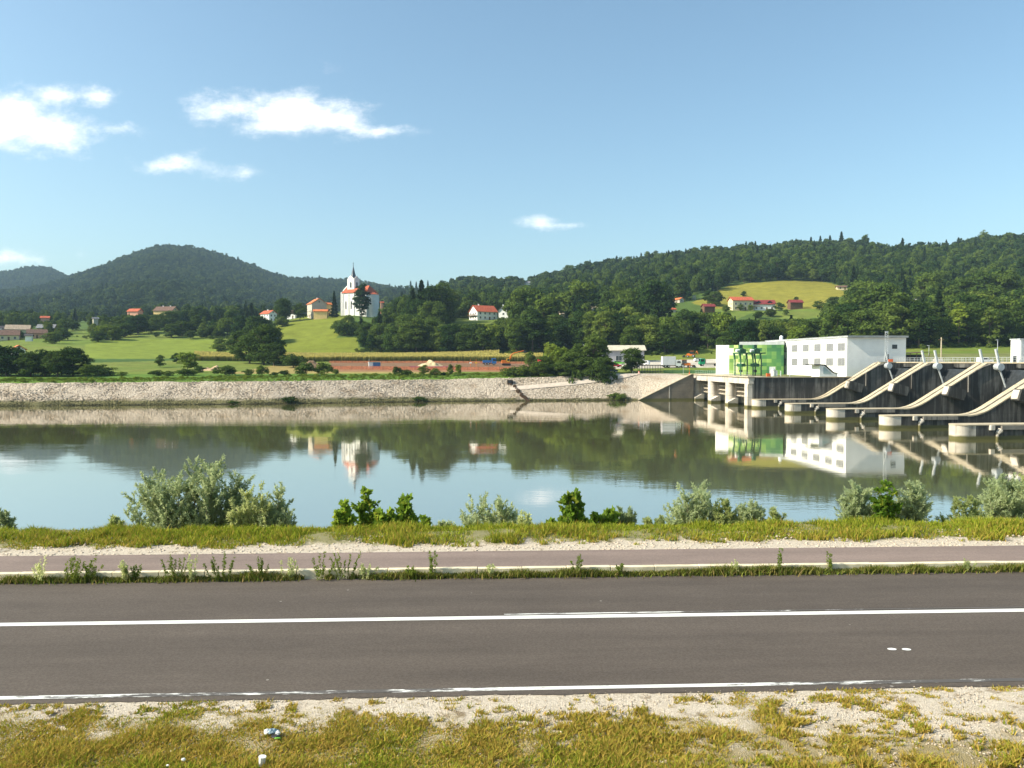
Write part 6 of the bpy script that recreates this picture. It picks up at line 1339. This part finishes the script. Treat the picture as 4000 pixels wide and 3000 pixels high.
def excavator(label, p, rz, reach=1.0):
    o = tag(empty('excavator', p, rz), label, 'excavator')
    for y in (-1.2, 1.2): m = MB(); m.side([(-1.7, .25), (-1.4, 0), (1.4, 0), (1.7, .25), (1.7, .65), (1.4, .9), (-1.4, .9), (-1.7, .65)], y - .3, y + .3); m.build('track', TYRE, o)
    m = MB(); m.box(-1.9, 1.3, -1.25, 1.25, 1.0, 1.5); m.box(-1.9, -.2, -1.25, 1.25, 1.5, 2.2); m.build('body', CPO, o, bevel=.08)
    m = MB(); m.box(.1, 1.3, -1.25, -.2, 1.5, 2.9); c = m.build('cab', CYL, o, bevel=.06); m = MB(); m.box(.25, 1.15, -1.27, -1.252, 1.9, 2.75); m.build('window', GLV, c)
    m = MB(); m.path([(1.0, .2, 1.6), (1.9, .2, 4.2), (2.9, .2, 5.0)], .24, .2, 6); m.path([(2.9, .2, 5.0), (7.2, .2, 6.0)], .2, .16, 6); m.tube((1.6, .2, 2.3), (2.4, .2, 4.3), .09); ar = m.build('boom', CPO, o)
    m = MB(); m.side([(7.0, 6.1), (7.7, 6.0), (7.9, 5.3), (7.1, 5.1), (6.9, 5.6)], -.3, .7); m.build('bucket', STEEL_D, ar)
excavator('orange excavator with raised boom on the red soil', on(1978, 1424, 318), R(4))
def loader(label, p, rz):
    o = tag(empty('digger_loader', p, rz), label, 'loader'); m = MB(); m.box(-1.5, 1.9, -.7, .7, .7, 1.4); m.side([(.5, 1.4), (1.9, 1.4), (1.9, 1.6), (.5, 1.8)], -.5, .5); m.build('body', CPO, o, bevel=.05)
    m = MB(); m.box(-1.1, .5, -.7, .7, 1.4, 2.7); c = m.build('cab', GLV, o); MB().box(-1.2, .6, -.8, .8, 2.7, 2.82).build('cab_roof', CPO, c)
    for x, r in ((-1.0, .65), (1.4, .45)):
        for y in (-.8, .8): wheel(o, x, y, r, .4)
    m = MB(); m.path([(1.0, -.6, 1.3), (2.8, -.6, .6)], .1); m.path([(1.0, .6, 1.3), (2.8, .6, .6)], .1); a = m.build('front_arm', CPO, o); m = MB(); m.side([(2.7, .2), (3.8, .15), (3.3, .9), (2.7, 1.0)], -1.1, 1.1); m.build('front_bucket', STEEL_D, a)
    m = MB(); m.path([(-1.5, 0, 1.2), (-2.4, 0, 2.8), (-3.0, 0, 1.3)], .13); m.build('rear_arm', CPO, o)
loader('orange digger loader with dark bucket next to the box truck', on(2676, 1430, 286), R(-2))
loader('small dark tractor parked on the grass behind the yard', on(2700, 1396, 345), R(160))
# site container
p = on(1463, 1446, 297); o = tag(empty('site_container', p, R(14)), 'small blue and white site container standing on the dry grass', 'container'); kx = 297 / F
m = MB(); m.box(-2.1, 2.1, -1.1, 1.1, 0, 2.3); m.build('shell', mat('container_white', (0.68, 0.7, 0.72), .6, .08, 1), o)
m = MB(); m.box(-.6, 2.12, -1.12, -1.102, .9, 2.25); m.build('blue_panel', mat('container_blue', (0.06, 0.16, 0.34), .6, .1, 1), o); m = MB(); m.box(-.6, 2.12, -1.12, -1.102, .05, .9); m.build('red_panel', mat('container_rose', (0.40, 0.18, 0.22), .6), o)
MB().box(-2.2, 2.2, -1.2, 1.2, 2.3, 2.42).build('roof', mat('container_roof', (0.45, 0.50, 0.38), .7), o); MB().box(-1.7, -.9, -1.13, -1.102, .1, 2.1).build('door', CWH, o)
# mounds
def mound(name, label, p, L, W, Hh, m_, seed, cat):
    n = 40; V = []; r = np.random.RandomState(seed); X, Y = np.meshgrid(np.linspace(-1, 1, n), np.linspace(-1, 1, n), indexing='ij'); d = np.sqrt(X ** 2 + Y ** 2)
    Zm = Hh * np.clip(1 - d ** 1.3 + .35 * vnoise(X * L, Y * W, L * .22, seed), -.2, 2) ** .9 if False else Hh * np.clip(1 - d, 0, 1) * (1 + .9 * vnoise(X * L + 50, Y * W + 50, L * .25, seed)) - .15
    V = np.stack([X * L, Y * W, Zm], -1).reshape(-1, 3); idx = np.arange(n * n).reshape(n, n); q = np.stack([idx[:-1, :-1], idx[1:, :-1], idx[1:, 1:], idx[:-1, 1:]], -1).reshape(-1, 4)
    o = link(name, np_mesh(name, V, q, m_, False)); o.location = p; return tag(o, label, cat)
SAND = mat('sand_heap', (0.52, 0.42, 0.24), .95, .15, 1, bump=.1); EARTH = mat('earth_heap', (0.17, 0.11, 0.065), .95, .3, 1, bump=.15); GRV = mat('gravel_heap', (0.42, 0.37, 0.31), .95, .15, 1, bump=.1)
mound('sand_heap', 'pale sand heap on the red soil', on(1680, 1431, 312), 5.5, 4, 2.6, SAND, 3, 'heap')
mound('earth_heap', 'brown earth heap behind the bushes at the left end of the orange fence', on(1225, 1432, 300), 5.5, 4, 3.4, EARTH, 4, 'heap')
mound('earth_heap', 'low bare earth heap beside the dry grass', on(835, 1436, 286), 5, 3, 1.9, mat('earth_pale', (0.40, 0.28, 0.17), .95, .2, 1), 5, 'heap')
mound('gravel_heap', 'rounded gravel heap on the road behind the weir', Vector((ux(3662, 224, 1405), 224, 11.45)), 2.6, 2.2, 1.9, GRV, 6, 'heap')
# orange site fence, thin posts with netting
NETM = mat('orange_net', (0.50, 0.17, 0.085), .8, .3, 3, coords='Object')
def netfence(label, pts, h, m_=NETM, step=3.0, pm=None, group=None, name='site_fence', cat='fence', wires=7):
    o = tag(empty(name, Vector(pts[0])), label, cat, group); O = Vector(pts[0]); net = MB(); pm = pm or WOOD; rr = random.Random(len(pts)); P = [Vector(p) - O for p in pts]
    for a, b in zip(P[:-1], P[1:]):
        n = max(1, round((b - a).length / step))
        for i in range(n):
            c0 = a.lerp(b, i / n); c1 = a.lerp(b, (i + 1) / n); MB().tube(c0 - Vector((0, 0, .3)), c0 + Vector((0, 0, h + .2)), .05, n=5).build('post', pm, o)
            s0, s1 = h * rr.uniform(.9, 1), h * rr.uniform(.85, 1)
            for k in range(wires): z0 = s0 * (k + .2) / wires; z1 = s1 * (k + .2) / wires; net.add([c0 + Vector((0, 0, z0)), c1 + Vector((0, 0, z1)), c1 + Vector((0, 0, z1 + s1 * .8 / wires)), c0 + Vector((0, 0, z0 + s0 * .8 / wires)), c0 + Vector((0, .03, z0)), c1 + Vector((0, .03, z1)), c1 + Vector((0, .03, z1 + s1 * .8 / wires)), c0 + Vector((0, .03, z0 + s0 * .8 / wires))], [(0, 1, 2, 3), (7, 6, 5, 4), (0, 4, 5, 1), (3, 2, 6, 7)])
    net.build('net', m_, o); return o
def line(us, D0, D1=None):
    D1 = D1 or D0; n = len(us); return [on(u, 1440, D0 + (D1 - D0) * i / (n - 1)) for i, u in enumerate(us)]
netfence('long orange net fence along the front of the red soil', line(np.linspace(1290, 2240, 24), 290, 284), 1.25)
netfence('orange net fence along the back of the building site', line(np.linspace(1285, 2060, 18), 338, 334), .9)
netfence('short magenta net fence in the middle of the building site', line(np.linspace(1600, 1790, 6), 299, 299), .8, mat('magenta_net', (0.38, 0.08, 0.20), .8, .2, 3))
# site boards, white topped posts
GB = 'striped site posts behind the orange fence'
for i, (u, lab) in enumerate(((1838, 'thin orange site post left of the blue truck'), (1860, 'second thin orange site post left of the blue truck'), (2078, 'orange site post with white board by the excavator boom'), (1442, 'thin pole carrying a white flag by the site container'))):
    p = on(u, 1436, 304); o = tag(empty('site_post', p), lab, 'post', GB if i < 3 else None); MB().tube((0, 0, 0), (0, 0, 3.2), .07, n=5).build('pole', CPO if i < 3 else STEEL_G, o); MB().box(-.45, .45, -.08, -.05, 1.6, 2.0).build('board', CWH if i != 1 else CYL, o)
# maize field
rm = np.random.RandomState(8); N = 60000; u_ = rm.uniform(760, 2120, N); D_ = rm.uniform(349, 398, N) ; D_ = np.where(rm.rand(N) < .3, rm.uniform(349, 352, N), D_); X = (u_ - CX) / F * D_; zb = tz(X, D_); okm = ((u_ < 1950) | (D_ < 372))
X, D_, zb = X[okm], D_[okm], zb[okm]; N = len(X); hh = rm.uniform(1.9, 2.5, N); a = rm.rand(N) * 3.14; dx, dy = np.cos(a) * .16, np.sin(a) * .16
V = np.stack([np.stack([X - dx, D_ - dy, zb], -1), np.stack([X + dx, D_ + dy, zb], -1), np.stack([X + dx * 1.6, D_ + dy * 1.6, zb + hh * .72], -1), np.stack([X - dx * 1.6, D_ - dy * 1.6, zb + hh * .72], -1), np.stack([X + dx * .4, D_ + dy * .4, zb + hh], -1), np.stack([X - dx * .4, D_ - dy * .4, zb + hh], -1)], 1).reshape(-1, 3)
o6 = np.arange(N)[:, None] * 6; Fm = np.concatenate([o6 + np.array([[0, 1, 2, 3]]), o6 + np.array([[3, 2, 4, 5]])]); col = np.zeros((N, 6, 3)); col[:, :, 0] = rm.rand(N)[:, None]; col[:, 2:, 1] = .45; col[:, 4:, 1] = 1.0
MZ = vattr_leaf('maize_leaf', (0.045, 0.075, 0.02), (0.09, 0.12, 0.03), (0.58, 0.49, 0.15), .25)
stuff(link('maize_field', np_mesh('maize_field', V, Fm, MZ, False, col.reshape(-1, 3))), 'ripe maize field with golden tassels below the church hill', 'maize')
# vines / low crops row in the field left, dark green
N = 9000; u_ = rm.uniform(330, 700, N); D_ = rm.uniform(345, 352, N); X = (u_ - CX) / F * D_
# pergola frame and green fence by the wing wall
p = on(2498, 1455, 262); o = tag(empty('pergola', (p.x, p.y, 7.7)), 'dark open timber pergola on the bank top by the warehouse', 'pergola'); L = 88 / F * 262
for i in range(8):
    for y in (0, 3.0): MB().tube((L * i / 7, y, 0), (L * i / 7, y, 2.75), .1, n=6).build('post', STEEL_D, o)
m = MB(); m.box(-.3, L + .3, -.08, .08, 2.75, 2.92); m.box(-.3, L + .3, 2.92, 3.08, 2.75, 2.92); m.build('beam', STEEL_D, o)
m = MB()
for i in range(22): x = L * i / 21; m.box(x - .05, x + .05, -.5, 3.5, 2.922, 3.03)
m.build('rafter', STEEL_D, o)
netfence('low green mesh fence behind the wing wall', [on(2592, 1450, 264), on(2700, 1450, 264), on(2800, 1450, 262)], 1.1, mat('green_net', (0.05, 0.14, 0.07), .8, .2, 3), pm=GREENP, name='mesh_fence')
railing('railing', 'thin railing along the bank top path left of the outlet', [on(2470, 1460, 257), on(2600, 1460, 256.5), on(2690, 1460, 255)], mid=1, r=.02)
for u, vt, lab, mm in ((2693, 1420, 'orange topped marker post where the wing wall ends', CPO), (2669, 1428, 'thin grey post standing before the wing wall top', STEEL_G)):
    q = Vector((ux(u, 249, 1460), 249, 7.7)); h = vz(vt, 249) - 7.7; o = tag(empty('marker_post', q), lab, 'post'); MB().tube((0, 0, 0), (0, 0, h), .05, n=6).build('pole', mm, o)
    if mm is CPO: MB().tube((0, 0, 0), (0, 0, .8), .28, .12, n=10).build('cone_foot', ORG, o)
q = Vector((ux(2496, 258, 1456), 258, 7.7)); o = tag(empty('traffic_barrel', q), 'orange and white traffic barrel on the path before the pergola', 'barrel'); MB().tube((0, 0, 0), (0, 0, 1.0), .3, .24, 12).build('barrel_body', ORG, o); MB().tube((0, 0, .55), (0, 0, .75), .29, .275, 12).build('white_band', CWH, o)
# drain with rubble chute on the stony bank
q = Vector((ux(1992, 245, 1500), 0, 0)); x = -.6; y = shore(x) + 9.5; o = tag(empty('drain_outfall', (x, y, bank_z(x, y))), 'dark drain mouth with a broken stained chute down the stony bank', 'drain')
m = MB(); m.box(-.9, .9, -.6, 1.2, -.3, .9); m.build('headwall', mat('drain_dark', (0.04, 0.03, 0.025), .9), o); m = MB(); m.tube((0, -.9, .35), (0, -.3, .35), .5, n=14); m.build('pipe', STEEL_D, o)
rr = random.Random(3); m = MB(); 
for k in range(34):
    t = k / 34; xx = t * 5.2 + rr.uniform(-.7, .7) * (1 - .3 * t); yy = -t * 9.3; zz = bank_z(x + xx, y + yy) - bank_z(x, y); s = rr.uniform(.25, .6); m.box(xx - s, xx + s, yy - s * .7, yy + s * .7, zz - .2, zz + .18 + s * .3)
m.build('stained_chute', mat('chute_brown', (0.10, 0.06, 0.035), .95, .4, 1.5), o)
# shore plants growing in the stones
for i, (u, w_, vt, vb, lab) in enumerate(((2412, 60, 1528, 1558, 'green shrub growing at the water edge left of the wing wall'), (1637, 50, 1545, 1566, 'dark bush at the water edge in the middle of the stony bank'), (1130, 70, 1536, 1566, 'green weeds at the water edge below the dark clump'), (905, 60, 1558, 1572, 'low weeds on the waterline at the left part of the stony bank'))):
    x = ux(u, shore((u - CX) / F * 230), 1560); y = shore(x) + .8; h = (vb - vt) / F * y; tree('bush', (x, y, .1), h, w_ / F * y, var=i, label=lab)
# poles, lamps and sign on the far road
GP = 'utility poles behind the weir'
for u, vt, D, r, mm, lab, lamp in ((3676, 1318, 240, .22, C_CAP, 'thick pale utility pole behind the weir', False), (3628, 1350, 250, .09, STEEL_G, 'thin grey lamp post left of the pale utility pole', True), (3896, 1328, 235, .10, STEEL_G, 'tall thin lamp post near the small hall', True)):
    x = ux(u, D, 1410); q = Vector((x, D, gz(x, D) - .3)); h = vz(vt, D) - q.z; o = tag(empty('lamp_post' if lamp else 'utility_pole', q), lab, 'pole', GP); MB().tube((0, 0, 0), (0, 0, h), r, r * .8, n=8).build('pole', mm, o)
    if lamp: MB().box(-.5, .1, -.12, .12, h - .05, h + .1).build('lamp_head', STEEL_G, o)
    else: MB().box(-.8, .8, -.08, .08, h - .8, h - .6).build('cross_arm', WOOD, o)
# foot bridge frame and dark lean-to right of the end wall
q = dl(local_pq(3545, 9), 9, 11.5); o = tag(empty('lean_to', q, DA), 'dark lean-to with brown slanting frame beside the shaded end wall', 'shed'); L = 6.0
m = MB(); m.box(0, L, 3, 6, 0, 2.3); m.build('back_wall', STEEL_D, o); m = MB(); m.side([(-.2, 2.5), (L + .4, 2.9), (L + .4, 3.05), (-.2, 2.65)], -.4, 6.2); m.build('roof', T_BRN, o)
for x in (.3, 2.2, L - .2): MB().tube((x, -.2, 0), (x + .4, -.2, 2.7), .1, n=5).build('post', WOOD, o)
# ------------------------------------------------------------------ air
hz = MB().box(-5000, 5000, -400, 3800, -4, 440).build('haze', None); hz['kind'] = 'stuff'
hm_ = bpy.data.materials.new('haze_air'); hm_.use_nodes = True; t = NT(hm_.node_tree); t.n.clear(); out = t.new('ShaderNodeOutputMaterial'); pv_ = t.new('ShaderNodeVolumePrincipled')
pv_.inputs['Color'].default_value = (0.56, 0.79, 1.0, 1); pv_.inputs['Density'].default_value = 0.00009; pv_.inputs['Anisotropy'].default_value = 0.0
t.l.new(pv_.outputs[0], out.inputs['Volume']); hz.data.materials.append(hm_);
